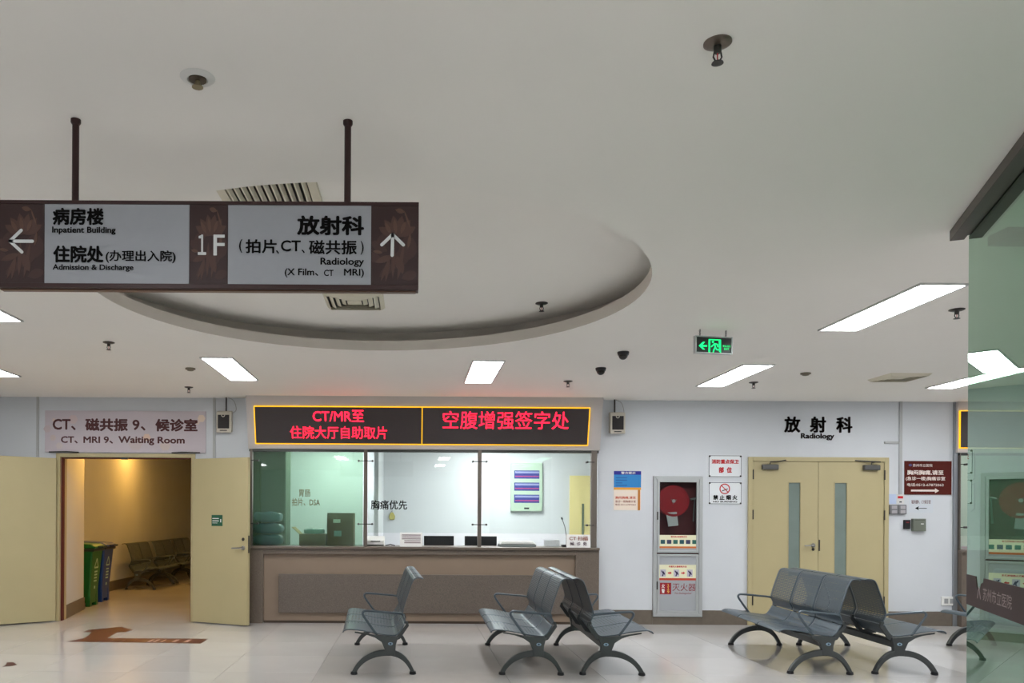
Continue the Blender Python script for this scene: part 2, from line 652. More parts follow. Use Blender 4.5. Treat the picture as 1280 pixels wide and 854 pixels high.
for X, Ya, Yb_, lab in [
    (3.29, 4.98, 6.20, 'long lit ceiling panel light beside the glass partition'),
    (3.29, 7.64, 8.88, 'lit ceiling panel light just behind the hanging exit sign'),
    (0.71, 7.52, 8.74, 'lit ceiling panel light over the bench facing the red display'),
    (-1.82, 7.44, 8.64, 'lit ceiling panel light before the waiting room doorway speaker'),
    (-4.31, 7.30, 8.50, 'lit ceiling panel light before the open left door leaf'),
    (-3.10, 4.83, 6.05, 'lit ceiling panel light beside the round recess'),
    (5.86, 7.70, 8.92, 'lit ceiling panel light next to the square ceiling vent'),
]:
    troffer(X, (Ya + Yb_) / 2, CEIL, 0.28, Yb_ - Ya, lab)
for X in (-4.4, -1.8, 0.8, 3.3, 5.9):
    for Y in (0.2, -2.6, -5.0)[:2]:
        troffer(X, Y - 0.5, CEIL, 0.28, 1.22, 'lit ceiling panel light over the entrance side of the hall',
                group='panel lights over the entrance side', off='_offscreen')
troffer(6.4, 5.6, CEIL, 0.28, 1.22, 'lit ceiling panel light beyond the glass partition', off='_offscreen')
troffer(8.3, 8.2, CEIL, 0.28, 1.22, 'lit ceiling panel light before the second service window', off='_offscreen')

RDIFF = glow('reception_diffuser', (250, 251, 250), ROOMLIGHT)
SDIFF = glow('service_diffuser', (250, 251, 250), ROOMLIGHT * 0.3)
troffer(1.35, 11.7, 2.62, 0.6, 1.1, 'square panel light inside the reception room', RDIFF, off='_offscreen')
troffer(-1.15, 11.9, 2.62, 0.5, 0.8, 'panel light behind the divider of the reception room', RDIFF, off='_offscreen')
troffer(8.2, 11.2, 2.62, 0.6, 1.0, 'panel light inside the second service room', SDIFF, off='_offscreen')

WARMM = glow('warm_lamp', (255, 188, 88), WARM)
for (x, y, lab) in [(-4.72, 14.7, 'warm round downlight over the waiting room seats'),
                    (-4.05, 11.4, 'warm round downlight just inside the waiting room doorway')]:
    d = thing('downlight_offscreen', lab, 'light', (x, y, CEIL))
    MB().lathe([(0.075, 0), (0.095, 0), (0.095, -0.012), (0.075, -0.014)], seg=24).build('trim_ring', WHITEP, d, smooth=True)
    MB().lathe([(0.0, -0.0165), (0.07, -0.0165), (0.07, -0.0145), (0.0, -0.0145)], seg=24).build('lamp_offscreen', WARMM, d)


# ================================================================== DOORS
def lever(parent, x, z, y, side, mat=STEEL):
    """lever handle on the front face of a leaf (front = -Y)"""
    mb = MB().lathe([(0.027, 0), (0.027, -0.008), (0.024, -0.012)], (x, y, z), 20, axis='y')
    mb.tube([(x, y - 0.005, z), (x, y - 0.045, z), (x + side * 0.012, y - 0.055, z), (x + side * 0.13, y - 0.052, z - 0.004)], 0.0085, 8)
    return mb.build('handle', mat, parent, smooth=True)


def door_frame(parent, x0, x1, ztop, w, mat, y0, y1, name='frame'):
    mb = MB()
    mb.box(x0 - w, x0, y0, y1, 0, ztop + w)
    mb.box(x1, x1 + w, y0, y1, 0, ztop + w)
    mb.box(x0, x1, y0, y1, ztop, ztop + w)
    return mb.build(name, mat, parent, bevel=0.004)


# --- waiting room double door, standing open
d1 = struct('door_1', (0, YB, 0))
d1['label'] = 'open cream double door of the waiting room'
door_frame(d1, DX0 + 0.02, DX1 - 0.02, DZ - 0.03, 0.05, PALECREAM, -0.012, T)
gk = MB()
gk.box(DX0 + 0.02, DX0 + 0.035, 0.03, 0.10, 0, DZ - 0.03)
gk.box(DX1 - 0.035, DX1 - 0.02, 0.03, 0.10, 0, DZ - 0.03)
gk.box(DX0 + 0.035, DX1 - 0.035, 0.03, 0.10, DZ - 0.045, DZ - 0.03)
gk.build('gasket', MAROON, d1)
LW = 0.83


def open_leaf(hx, ang, sgn):
    """leaf hinged at hx; local x runs away from the hinge; sgn = +1 swings right"""
    e = bpy.data.objects.new('door_leaf', None)
    COL.objects.link(e)
    e.parent = d1
    e.location = (hx, -0.03, 0.012)
    e.rotation_euler = (0, 0, ang)
    return e


# left leaf: its free edge lies to the left and towards the room
a = radians(-180 + 38)
lf = MB().box(0.0, LW, -0.022, 0.022, 0.0, DZ - 0.06).build('door_leaf', PALECREAM, d1, bevel=0.003)
lf.location = (DX0 - 0.015, -0.045, 0.012)
lf.rotation_euler = (0, 0, radians(180 + 38))
lf2 = MB().box(0.0, LW, -0.022, 0.022, 0.0, DZ - 0.06).build('door_leaf', PALECREAM, d1, bevel=0.003)
lf2.location = (DX1 + 0.03, -0.045, 0.012)
lf2.rotation_euler = (0, 0, radians(-25))
lever(lf2, LW - 0.065, 0.93, -0.022, -1, STEEL)
MB().lathe([(0.02, 0), (0.02, -0.006), (0.016, -0.01)], (LW - 0.065, -0.022, 1.035), 18, axis='y').build('lock', DARKSTEEL, lf2, smooth=True)
MB().box(LW, LW + 0.002, -0.013, 0.013, 0.87, 1.08).build('strike_plate', DARKSTEEL, lf2)
ds = MB().box(0.29, 0.455, -0.0245, -0.022, 1.19, 1.325).build('notice', M('green_notice', (24, 84, 58), 0.45), lf2)
ds['label'] = 'small green notice'
pr = MB()
pr.box(0.302, 0.40, -0.0252, -0.0245, 1.277, 1.287)
pr.box(0.302, 0.40, -0.0252, -0.0245, 1.248, 1.258)
pr.box(0.302, 0.38, -0.0252, -0.0245, 1.225, 1.230)
pr.box(0.422, 0.436, -0.0252, -0.0245, 1.236, 1.275)
pr.build('print', PAPER, ds)['kind'] = 'stuff'
# overhead closers of the open doors
for sx, x in ((1, DX0 + 0.02), (-1, DX1 - 0.02)):
    MB().tube([(x - sx * 0.12, -0.05, DZ + 0.03), (x + sx * 0.1, -0.06, DZ + 0.035), (x + sx * 0.24, -0.02, DZ + 0.03)], 0.008, 6).build('closer_arm', DARKSTEEL, d1, smooth=True)
MB().box(-3.64, -3.56, 0.0, 0.03, DZ - 0.055, DZ - 0.03).build('catch', DARKSTEEL, d1)

# --- radiology double door, closed
gx = lambda x: (x - VX) / 100.0
p0, p1 = at(934, 675, YB), at(1109, 675, YB)
cx = (p0.x + p1.x) / 2
RW = (p1.x - p0.x) / 2
d2 = struct('door_2', (cx, YB, 0))
d2['label'] = 'closed cream double door with tall narrow glass strips'
HT = 2.10
FW = 0.055
door_frame(d2, -RW + FW, RW - FW, HT - FW, FW, CREAM, -0.035, 0.0)
stop = MB()
stop.box(-RW + FW, RW - FW, -0.004, 0.0, 0.0, HT - FW).build('rebate', CREAM, d2)
lw = RW - FW
FROST = M('frosted_door_glass', (122, 136, 130), 0.12, 0, 0.05, 6)
for sgn in (-1, 1):
    x0, x1 = (-lw + 0.004, -0.003) if sgn < 0 else (0.003, lw - 0.004)
    gxa = (at(984.5, 660, YB).x - cx, at(999, 660, YB).x - cx) if sgn < 0 else (at(1042, 660, YB).x - cx, at(1057, 660, YB).x - cx)
    gz0, gz1 = 0.62, 1.78
    zt = HT - FW - 0.005
    mb = MB()
    ys = (-0.022, -0.004)
    mb.box(x0, gxa[0], *ys, 0.01, zt)
    mb.box(gxa[1], x1, *ys, 0.01, zt)
    mb.box(gxa[0], gxa[1], *ys, 0.01, gz0)
    mb.box(gxa[0], gxa[1], *ys, gz1, zt)
    leaf = mb.build('door_leaf', CREAM, d2)
    MB().box(gxa[0], gxa[1], -0.011, -0.005, gz0, gz1).build('glass_strip', FROST, leaf)
    bd = MB()
    b_ = 0.008
    bd.box(gxa[0] - b_, gxa[0], -0.026, -0.022, gz0 - b_, gz1 + b_)
    bd.box(gxa[1], gxa[1] + b_, -0.026, -0.022, gz0 - b_, gz1 + b_)
    bd.box(gxa[0], gxa[1], -0.026, -0.022, gz1, gz1 + b_)
    bd.box(gxa[0], gxa[1], -0.026, -0.022, gz0 - b_, gz0)
    bd.build('bead', CREAM, leaf)
    # closer
    cxx = x0 + 0.20 if sgn < 0 else x1 - 0.17
    cl = MB().box(cxx - 0.10, cxx + 0.10, -0.075, -0.022, zt - 0.10, zt - 0.035).build('closer_body', M('closer_grey', (92, 92, 90), 0.4, 0.4), leaf, bevel=0.008)
    MB().tube([(cxx, -0.05, zt - 0.03), (cxx, -0.05, zt - 0.005), (cxx + 0.09, -0.085, zt), (cxx + 0.20 * -sgn, -0.04, zt + 0.02)], 0.008, 6).build('closer_arm', DARKSTEEL, cl, smooth=True)
    for hz in (0.25, 1.32, 1.82):
        hxx = x0 - 0.003 if sgn < 0 else x1 + 0.003
        MB().tube([(hxx, -0.037, hz), (hxx, -0.037, hz + 0.12)], 0.008, 8).build('hinge', DARKSTEEL, leaf, smooth=True)
    if sgn < 0:
        lever(leaf, -0.062, 1.0, -0.022, -1, STEEL)
        MB().lathe([(0.018, 0), (0.018, -0.006), (0.014, -0.01)], (-0.062, -0.022, 0.95), 18, axis='y').build('lock', DARKSTEEL, leaf, smooth=True)
    else:
        MB().box(0.006, 0.024, -0.024, -0.022, 0.93, 1.07).build('lock_plate', DARKSTEEL, leaf)


# ================================================================== SERVICE WINDOWS
def service_window(idx, x0, x1, mulls, panes, led_cells, ledx, lab, hx0=None):
    """header box with display, glazing, counter"""
    # sloped header
    slope = 0.17 if idx == 1 else 0.0
    ytop = 9.97 - slope
    tilt = atan2(slope, CEIL - 2.165)
    prof = [(ytop, CEIL), (YB, CEIL), (YB, 2.165), (9.97, 2.165)]
    hd = S(MB().prism(prof, 'x', (x0 if hx0 is None else hx0) - 0.01, x1 + 0.01).build('trim_%d' % idx, HEADER, None), 'pale metal header over the ' + lab)
    # display
    cz, cyy = 2.452, ytop + (CEIL - 2.452) * slope / (CEIL - 2.165)
    e = thing('led_display', 'dark dot matrix display with red characters over the reception window' if idx == 1 else
              'dark blank display with a yellow border over the second service window', 'display', (0, cyy, cz), (tilt, 0, 0))
    h = 0.225
    a0, a1 = ledx
    MB().box(a0, a1, -0.012, -0.0005, -h, h).build('screen', M('led_black', (58, 50, 50), 0.5, 0, 0.1, 120), e)
    YEL = glow('led_amber', (255, 180, 30), 0.7)
    b = 0.011
    fr = MB()
    fr.box(a0 - b, a1 + b, -0.018, -0.0005, h, h + b)
    fr.box(a0 - b, a1 + b, -0.018, -0.0005, -h - b, -h)
    fr.box(a0 - b, a0, -0.018, -0.0005, -h, h)
    fr.box(a1, a1 + b, -0.018, -0.0005, -h, h)
    for xm in led_cells:
        fr.box(xm - b / 2, xm + b / 2, -0.018, -0.012, -h, h)
    fr.build('border', YEL, e)
    # glazing
    w = struct('window_%d' % idx, (0, YB - 0.02, 0))
    w['label'] = 'glazed ' + lab
    zb, zt = 0.957, 2.162
    for i, (m0, m1) in enumerate(mulls):
        MB().box(m0, m1, -0.035, 0.035, zb, zt).build('mullion', TAUPE, w, bevel=0.003)
    MB().box(x0, x1, -0.03, 0.03, zt - 0.03, zt).build('top_rail', M('dark_rail', (58, 60, 56), 0.4, 0.4), w)
    out = []
    for (g0, g1, mat) in panes:
        zlow = zb + 0.17 if mat is PANE else zb + 0.004
        out.append(MB().box(g0 + 0.01, g1 - 0.01, -0.004, 0.004, zlow, zt - 0.032).build('pane', mat, w))
    for i, (m0, m1) in enumerate(mulls):
        for z in (2.02, 1.235):
            mm = (m0 + m1) / 2
            l_, r_ = (mm - 0.085 if m0 > x0 + 0.05 else mm), (mm + 0.085 if m1 < x1 - 0.1 else mm)
            c = MB().tube([(l_, -0.04, z), (r_, -0.04, z)], 0.006, 6)
            for xe in (l_, r_):
                if abs(xe - mm) > 0.01:
                    c.lathe([(0.013, -0.03), (0.013, 0.034)], (xe, -0.014, z), 12, axis='y')
            c.build('glass_clamp', DARKSTEEL, w, smooth=True)
    # counter
    c = thing('service_counter', 'stone framed service counter with beige front below the ' + lab, 'counter', (0, 0, 0))
    yf = YB - 0.10
    MB().box(x0 + 0.0, x1 - 0.0, yf - 0.03, YB + 0.42, 0.925, 0.957).build('worktop', STONE, c, bevel=0.004)
    MB().box(x0, x0 + 0.19, yf, YB - 0.001, 0, 0.925).build('pilaster', STONE, c, bevel=0.004)
    MB().box(x1 - 0.29, x1, yf, YB - 0.001, 0, 0.925).build('pilaster', STONE, c, bevel=0.004)
    MB().box(x0 + 0.19, x1 - 0.29, yf, YB - 0.001, 0.86, 0.925).build('apron', STONE, c, bevel=0.003)
    MB().box(x0 + 0.19, x1 - 0.29, YB - 0.05, YB - 0.001, 0.03, 0.86).build('front_panel', BEIGE, c)
    MB().box(x0 + 0.19, x1 - 0.29, YB - 0.045, YB - 0.001, 0, 0.03).build('plinth', M('plinth_dark', (60, 46, 34), 0.5), c)
    MB().box(x0 + 0.38, x1 - 0.31, YB - 0.085, YB - 0.05, 0.13, 0.61).build('granite_slab', GRANITE, c, bevel=0.004)
    return e, w, out


gX = lambda x, y=600: at(x, y, YB).x
led, win1, panes1 = service_window(
    1, RX0, RX1, [(RX0 + 0.01, RX0 + 0.04), (gX(455), gX(459.5)), (gX(597), gX(601.5)), (gX(738), gX(745))],
    [(RX0 + 0.04, gX(455), GREENPANE), (gX(459.5), gX(597), PANE), (gX(601.5), gX(738), PANE)],
    [(527 - VX) / 102.0], (-1.935, 2.165), 'reception window')
LEDR = glow('led_red', (255, 22, 44), 2.4)
f_ = 102.0
text(led, 'led_characters', 'CT/MR至', LEDR, (390 - VX) / f_, (454 - VX) / f_, 0.045, 0.19, -0.0135, 0.008)
text(led, 'led_characters', '住院大厅自助取片', LEDR, (361 - VX) / f_, (483 - VX) / f_, -0.165, -0.01, -0.0135, 0.004)
text(led, 'led_characters', '空腹增强签字处', LEDR, (553 - VX) / f_, (711 - VX) / f_, -0.035, 0.185, -0.0135, 0.0)
# lettering on the panes
GOLD = M('brown_lettering', (92, 84, 52), 0.6)


def pane_text(pane, txt, px0, px1, py0, py1, mat, bold):
    a_, b_ = at(px0, py1, YB - 0.02), at(px1, py0, YB - 0.02)
    return text(pane, 'lettering', txt, mat, a_.x, b_.x, a_.z, b_.z, -0.0055, bold)


pane_text(panes1[0], '胃肠', 374, 388, 612, 621, GOLD, 0.01)
pane_text(panes1[0], '拍片、DSA', 365, 400, 623, 632.5, GOLD, 0.01)
pane_text(panes1[1], '胸痛优先', 463.5, 509, 625.5, 637, INK, 0.02)

service_window(2, QX0, QX1, [(QX0 + 0.001, QX0 + 0.013), (8.1, 8.145), (QX1 - 0.05, QX1 - 0.01)],
               [(QX0 + 0.013, 8.1, PANE), (8.145, QX1 - 0.05, PANE)], [8.12], (6.80, QX1 - 0.1), 'second service window', 6.785)
pp = thing('paper_stack', 'stack of printed forms on the second service counter', 'papers', (7.0, 9.98, 0.957))
for k in range(4):
    MB().box(-0.10, 0.12, -0.02, 0.10, k * 0.012, k * 0.012 + 0.010).build('sheet_pad', PAPER if k % 2 else M('pink_paper', (222, 200, 205), 0.7), pp)
tag(MB().prism([(6.90, 9.92), (7.14, 9.95), (7.14, 9.955), (6.90, 9.925)], 'z', 0.957, 1.13).build('form_holder', M('form_paper', (226, 218, 216), 0.6, 0, 0.1, 40)),
    'upright card of printed lines on the second service counter', 'notice')

# ---- inside the reception
dk = thing('work_desk', 'low white work desk behind the reception counter', 'desk', (0, 0, 0))
MB().box(-1.9, 2.25, YB + 0.46, YB + 1.05, 0.71, 0.74).build('top', WHITEP, dk, bevel=0.003)
for x in (-1.88, -0.5, 0.9, 2.2):
    MB().box(x, x + 0.03, YB + 0.48, YB + 1.03, 0, 0.71).build('leg', GREYP, dk)


def px_on(x, Y):
    return (x - VX) * Y / K


for (xa, xb, lab) in ((530, 567.5, 'black computer monitor beside the framed desk notice'),
                      (581, 621, 'black computer monitor behind the second window mullion')):
    Y = 10.72
    xm = (px_on(xa, Y) + px_on(xb, Y)) / 2
    hw = (px_on(xb, Y) - px_on(xa, Y)) / 2
    mo = thing('computer_monitor', lab, 'monitor', (xm, Y, 0.74))
    MB().box(-hw, hw, -0.02, 0.02, 0.06, 0.335).build('housing', BLACK, mo, bevel=0.006)
    MB().box(-0.03, 0.03, -0.015, 0.03, 0.01, 0.07).build('neck', BLACK, mo)
    MB().box(-0.1, 0.1, -0.07, 0.09, 0.0, 0.012).build('foot', BLACK, mo, bevel=0.004)
    MB().box(-hw + 0.015, hw - 0.015, 0.02, 0.0215, 0.08, 0.32).build('screen', M('screen_dark', (30, 40, 60), 0.2), mo)

# notices standing on the worktop
ZT = 0.957


def desk_card(name, xa, xb, ztop, Y, label, lines):
    xm, hw = (px_on(xa, Y) + px_on(xb, Y)) / 2, (px_on(xb, Y) - px_on(xa, Y)) / 2
    t = thing(name, label, 'notice', (xm, Y, ZT), (0, 0, 0))
    MB().prism([(-0.02, 0), (0.02, 0), (0.018, ztop), (0.01, ztop)], 'x', -hw, hw).build('card', PAPER, t)
    return t, hw


c1, hw = desk_card('desk_notice', 500, 528, 0.175, 9.985, 'white card of fine printed lines standing on the reception counter', 0)
ln = MB()
for k in range(5):
    z = 0.145 - k * 0.024
    ln.box(-hw + 0.025 + (0.03 if k > 2 else 0), hw - 0.02, -0.0225 + z * 0.16, -0.0205 + z * 0.16, z - 0.006, z + 0.004)
ln.build('printed_lines', M('grey_ink', (120, 96, 100), 0.6), c1)['kind'] = 'stuff'
c2, hw = desk_card('ct_notice', 708.5, 738, 0.16, 9.985, 'white card lettered CT beside the gooseneck microphone', 0)
tl = text(c2, 'lettering', 'CT 扫描', M('orange_brown_ink', (150, 92, 76), 0.6), -hw + 0.03, hw - 0.03, 0.088, 0.142, -0.0125, 0.02)
for k, ch in enumerate('候诊处'):
    text(c2, 'lettering', ch, M('plum_ink', (84, 56, 72), 0.6), -hw + 0.04 + k * 0.08, -hw + 0.09 + k * 0.08, 0.025, 0.072, -0.019, 0.02)

mic = thing('gooseneck_microphone', 'thin gooseneck microphone standing at the end of the reception counter', 'microphone', (px_on(707, 10.15), 10.15, ZT))
MB().box(-0.045, 0.045, -0.05, 0.05, 0, 0.03).build('base', BLACK, mic, bevel=0.008)
MB().tube([(0.01, 0, 0.03), (0.012, 0, 0.14), (-0.01, 0, 0.26), (-0.04, 0, 0.345)], 0.0045, 6).build('neck', DARKSTEEL, mic, smooth=True)
MB().tube([(-0.04, 0, 0.345), (-0.05, 0, 0.375)], [0.009, 0.011], 8).build('capsule', BLACK, mic, smooth=True)

prn = thing('card_printer', 'small white printer at the reception window mullion', 'printer', (px_on(470, 10.2), 10.2, ZT))
MB().prism([(-0.1, 0), (0.1, 0), (0.1, 0.10), (0.02, 0.125), (-0.1, 0.07)], 'x', -0.11, 0.11).build('housing', WHITEP, prn, bevel=0.008)
MB().box(-0.06, 0.06, -0.104, -0.096, 0.055, 0.066).build('slot', BLACK, prn)
MB().box(-0.105, 0.105, -0.103, -0.09, 0.004, 0.02).build('base_strip', DARKSTEEL, prn)

scn = thing('flatbed_scanner', 'flat white scanner lying on the reception counter', 'scanner', (px_on(647, 10.2), 10.2, ZT))
MB().box(-0.24, 0.22, -0.13, 0.13, 0.0, 0.03).build('base', M('scanner_grey', (120, 128, 126), 0.4), scn, bevel=0.006)
MB().prism([(-0.24, 0.034), (0.22, 0.034), (0.18, 0.07), (-0.20, 0.07)], 'y', -0.13, 0.13).build('lid', WHITEP, scn, bevel=0.006)
tag(MB().box(px_on(681, 10.3), px_on(699, 10.3), 10.26, 10.36, ZT, ZT + 0.085).build('paper_stack', M('blueish_paper', (206, 210, 214), 0.7, 0, 0.05, 60), None, bevel=0.004),
    'pale stack of paper near the gooseneck microphone', 'papers')
tag(MB().tube([(px_on(488, 10.1) - 0.06, 10.1, ZT + 0.008), (px_on(488, 10.1), 10.12, ZT + 0.022), (px_on(488, 10.1) + 0.06, 10.1, ZT + 0.008)], 0.007, 6).build('pen_cord', BLACK, None, smooth=True),
    'black cord lying beside the small white printer', 'cord')

# boxes and bundles behind the first pane
CARD = M('cardboard_brown', (118, 92, 66), 0.75, 0, 0.05, 12)


def box_at(name, xa, xb, h, Y, dep, label):
    xm, hw_ = (px_on(xa, Y) + px_on(xb, Y)) / 2, (px_on(xb, Y) - px_on(xa, Y)) / 2
    t = thing(name, label, 'box', (xm, Y, ZT))
    MB().box(-hw_, hw_, 0, dep, 0, h).build('carton', CARD, t, bevel=0.003)
    return t, hw_


t, hw = box_at('cardboard_box', 409, 442, 0.415, 10.12, 0.28, 'tall brown cardboard box with two pale labels behind the green glass')
MB().box(-0.09, 0.0, -0.002, 0, 0.29, 0.335).build('paper_label', PAPER, t)
MB().box(-0.08, 0.015, -0.002, 0, 0.12, 0.19).build('paper_label', M('label_blue', (150, 175, 180), 0.6), t)
t, hw = box_at('cardboard_box', 374, 407, 0.145, 10.12, 0.28, 'low open cardboard box holding a clear plastic bag')
MB().prism([(-hw, 0.145), (-hw + 0.01, 0.145), (-hw - 0.085, 0.235), (-hw - 0.095, 0.23)], 'y', 0, 0.28).build('flap', M('cardboard_light', (190, 160, 112), 0.75), t)
PLAST = M('clear_blue_plastic', (150, 186, 190), 0.12, 0, 0.15, 8, 0.4, 14)
BUND = M('blue_wrapped_bundle', (70, 104, 124), 0.15, 0, 0.25, 7, 0.5, 12)


def bundle(name, c, s_, mat, label, cat, seed):
    random.seed(seed)
    bm = bmesh.new()
    bmesh.ops.create_cube(bm, size=1.0)
    bmesh.ops.subdivide_edges(bm, edges=bm.edges, cuts=6, use_grid_fill=True)
    for v in bm.verts:
        p = v.co * 2
        q = Vector((p.x, p.y, p.z))
        ln_ = (abs(q.x) ** 4 + abs(q.y) ** 4 + abs(q.z) ** 4) ** 0.25
        q = q / max(ln_, 1e-6) * max(abs(p.x), abs(p.y), abs(p.z))
        r = 1 + 0.05 * sin(9 * q.x + seed) * cos(7 * q.y) + random.uniform(-.03, .03)
        v.co = Vector((q.x * s_[0] * r, q.y * s_[1] * r, (q.z + 1) * s_[2] * (1 + 0.06 * sin(6 * q.x + seed) * (q.z > 0))))
    me = bpy.data.meshes.new(name)
    bm.to_mesh(me)
    bm.free()
    me.materials.append(mat)
    for p in me.polygons:
        p.use_smooth = True
    o = link(name, me)
    o.location = c
    return tag(o, label, cat)


bundle('plastic_bag', (px_on(393, 10.26), 10.26, ZT + 0.1455), (0.13, 0.09, 0.035), PLAST, 'crumpled clear plastic bag lying on the low open box', 'bag', 3)
zz = ZT
for k, (lab, w_) in enumerate((('blue plastic wrapped bundle at the bottom of the stack behind green glass', 0.185),
                               ('blue plastic wrapped bundle in the middle of the stack behind green glass', 0.19),
                               ('blue plastic wrapped bundle on top of the stack behind green glass', 0.175))):
    bundle('wrapped_bundle', (px_on(336, 10.26), 10.26, zz), (w_, 0.12, 0.068), BUND, lab, 'bundle', 11 + k)
    zz += 0.146

cbn = thing('added_dark_cabinet', 'tall dark green cabinet added behind the blue bundles to darken the pane', 'cabinet', (-2.14, 11.3, 0))  # invented cabinet, added to darken the left part of the green pane
CABM = M('added_cabinet_green', (64, 80, 62), 0.5)
MB().box(-0.36, 0.36, 0, 0.45, 0, 2.3).build('body', CABM, cbn, bevel=0.006)
for s_ in (-1, 1):
    dr_ = MB().box(min(s_ * 0.005, s_ * 0.35), max(s_ * 0.005, s_ * 0.35), -0.018, 0, 0.06, 2.26).build('door', CABM, cbn, bevel=0.004)
    MB().box(s_ * 0.03 - 0.006, s_ * 0.03 + 0.006, -0.04, -0.018, 1.1, 1.25).build('handle', STEEL, dr_)
# rear wall of the reception
b0, b1 = at(638, 639, RY), at(677.5, 579, RY)
bw, bh = b1.x - b0.x, b1.z - b0.z
db = thing('distribution_board', 'pale green switch board with three blue rows on the reception wall', 'switch board', (b0.x, RY, b0.z))
MB().box(0, bw, -0.06, 0, 0, bh).build('housing', M('pale_green_metal', (176, 198, 178), 0.4), db, bevel=0.006)
for k in range(3):
    z = bh * (0.66 - k * 0.25 + 0.01)
    rw = MB().box(bw * 0.1, bw * 0.9, -0.064, -0.06, z, z + bh * 0.17).build('breaker_window', M('breaker_blue', (66, 74, 140), 0.25), db)
    MB().box(bw * 0.13, bw * 0.89, -0.0655, -0.064, z + bh * 0.035, z + bh * 0.06).build('breaker_stripe', M('breaker_magenta', (150, 60, 120), 0.3), rw)
    MB().box(bw * 0.13, bw * 0.89, -0.0655, -0.064, z + bh * 0.11, z + bh * 0.15).build('breaker_stripe', M('breaker_pale', (140, 146, 190), 0.3), rw)
MB().box(bw * 0.42, bw * 0.58, -0.064, -0.06, bh * 0.04, bh * 0.075).build('latch', BLACK, db)

yd = struct('door_3', (at(712, 600, RY).x, RY, 0))
yd['label'] = 'yellow door in the reception room'
wdy = at(731, 600, RY).x - at(712, 600, RY).x
MB().box(0, wdy + 0.35, -0.03, 0, 0, 2.0).build('leaf', M('yellow_door', (226, 212, 150), 0.45), yd)
MB().box(wdy - 0.05, wdy - 0.02, -0.045, -0.03, 0.6, 1.55).build('pull_bar', M('green_grey', (96, 112, 92), 0.4), yd)
hk = thing('hanging_pouch', 'small yellow pouch hanging on the reception room wall', 'pouch', at(490, 650, RY))
MB().prism([(-0.04, 0.0), (0.04, 0.0), (0.05, 0.06), (0.02, 0.12), (-0.02, 0.12), (-0.05, 0.06)], 'y', -0.04, -0.002).build('pouch', M('mustard_fabric', (170, 162, 90), 0.7), hk, bevel=0.01)
MB().tube([(-0.012, -0.01, 0.115), (0, -0.01, 0.17), (0.012, -0.01, 0.115)], 0.004, 6).build('loop', DARKSTEEL, hk)

# ================================================================== BENCHES
def bez(p0, p1, p2, n=10):
    return [((1 - t) ** 2 * p0[0] + 2 * t * (1 - t) * p1[0] + t * t * p2[0],
             (1 - t) ** 2 * p0[1] + 2 * t * (1 - t) * p1[1] + t * t * p2[1]) for t in [k / n for k in range(n + 1)]]


SEATP = [(0.397, 0.352), (0.385, 0.368), (0.34, 0.376), (0.22, 0.362), (0.10, 0.338), (0.0, 0.325), (-0.05, 0.328), (-0.085, 0.362), (-0.12, 0.42)]
BACKP = [(-0.122, 0.428), (-0.128, 0.455), (-0.113, 0.49), (-0.105, 0.52), (-0.125, 0.60), (-0.158, 0.70), (-0.185, 0.775), (-0.205, 0.803), (-0.24, 0.812), (-0.276, 0.803)]


def sheet(prof, w, mats):
    """sheet-metal panel: profile swept along y, plain rim, perforated middle"""
    P = catmull(prof, 3)
    al = [0.0]
    for i in range(1, len(P)):
        al.append(al[-1] + sqrt((P[i][0] - P[i - 1][0]) ** 2 + (P[i][1] - P[i - 1][1]) ** 2))
    ys = [0, 0.022, w - 0.022, w]
    mb = MB()
    n = len(P)
    vs = [(p[0], y, p[1]) for y in ys for p in P]
    fs, mi, uvs = [], [], []
    for j in range(3):
        for i in range(n - 1):
            fs.append((j * n + i, j * n + i + 1, (j + 1) * n + i + 1, (j + 1) * n + i))
            mi.append(1 if (j == 1 and al[i] > 0.03 and al[i + 1] < al[-1] - 0.035) else 0)
            uvs.append([(ys[j], al[i]), (ys[j], al[i + 1]), (ys[j + 1], al[i + 1]), (ys[j + 1], al[i])])
    me = bpy.data.meshes.new('sheet')
    me.from_pydata(vs, [], fs)
    for m in mats:
        me.materials.append(m)
    ul = me.uv_layers.new(name='UVMap')
    for p, k, u in zip(me.polygons, mi, uvs):
        p.material_index = k
        p.use_smooth = True
        for li, q in zip(p.loop_indices, u):
            ul.data[li].uv = q
    return me


BADGE = M('badge_blue', (150, 176, 196), 0.3)


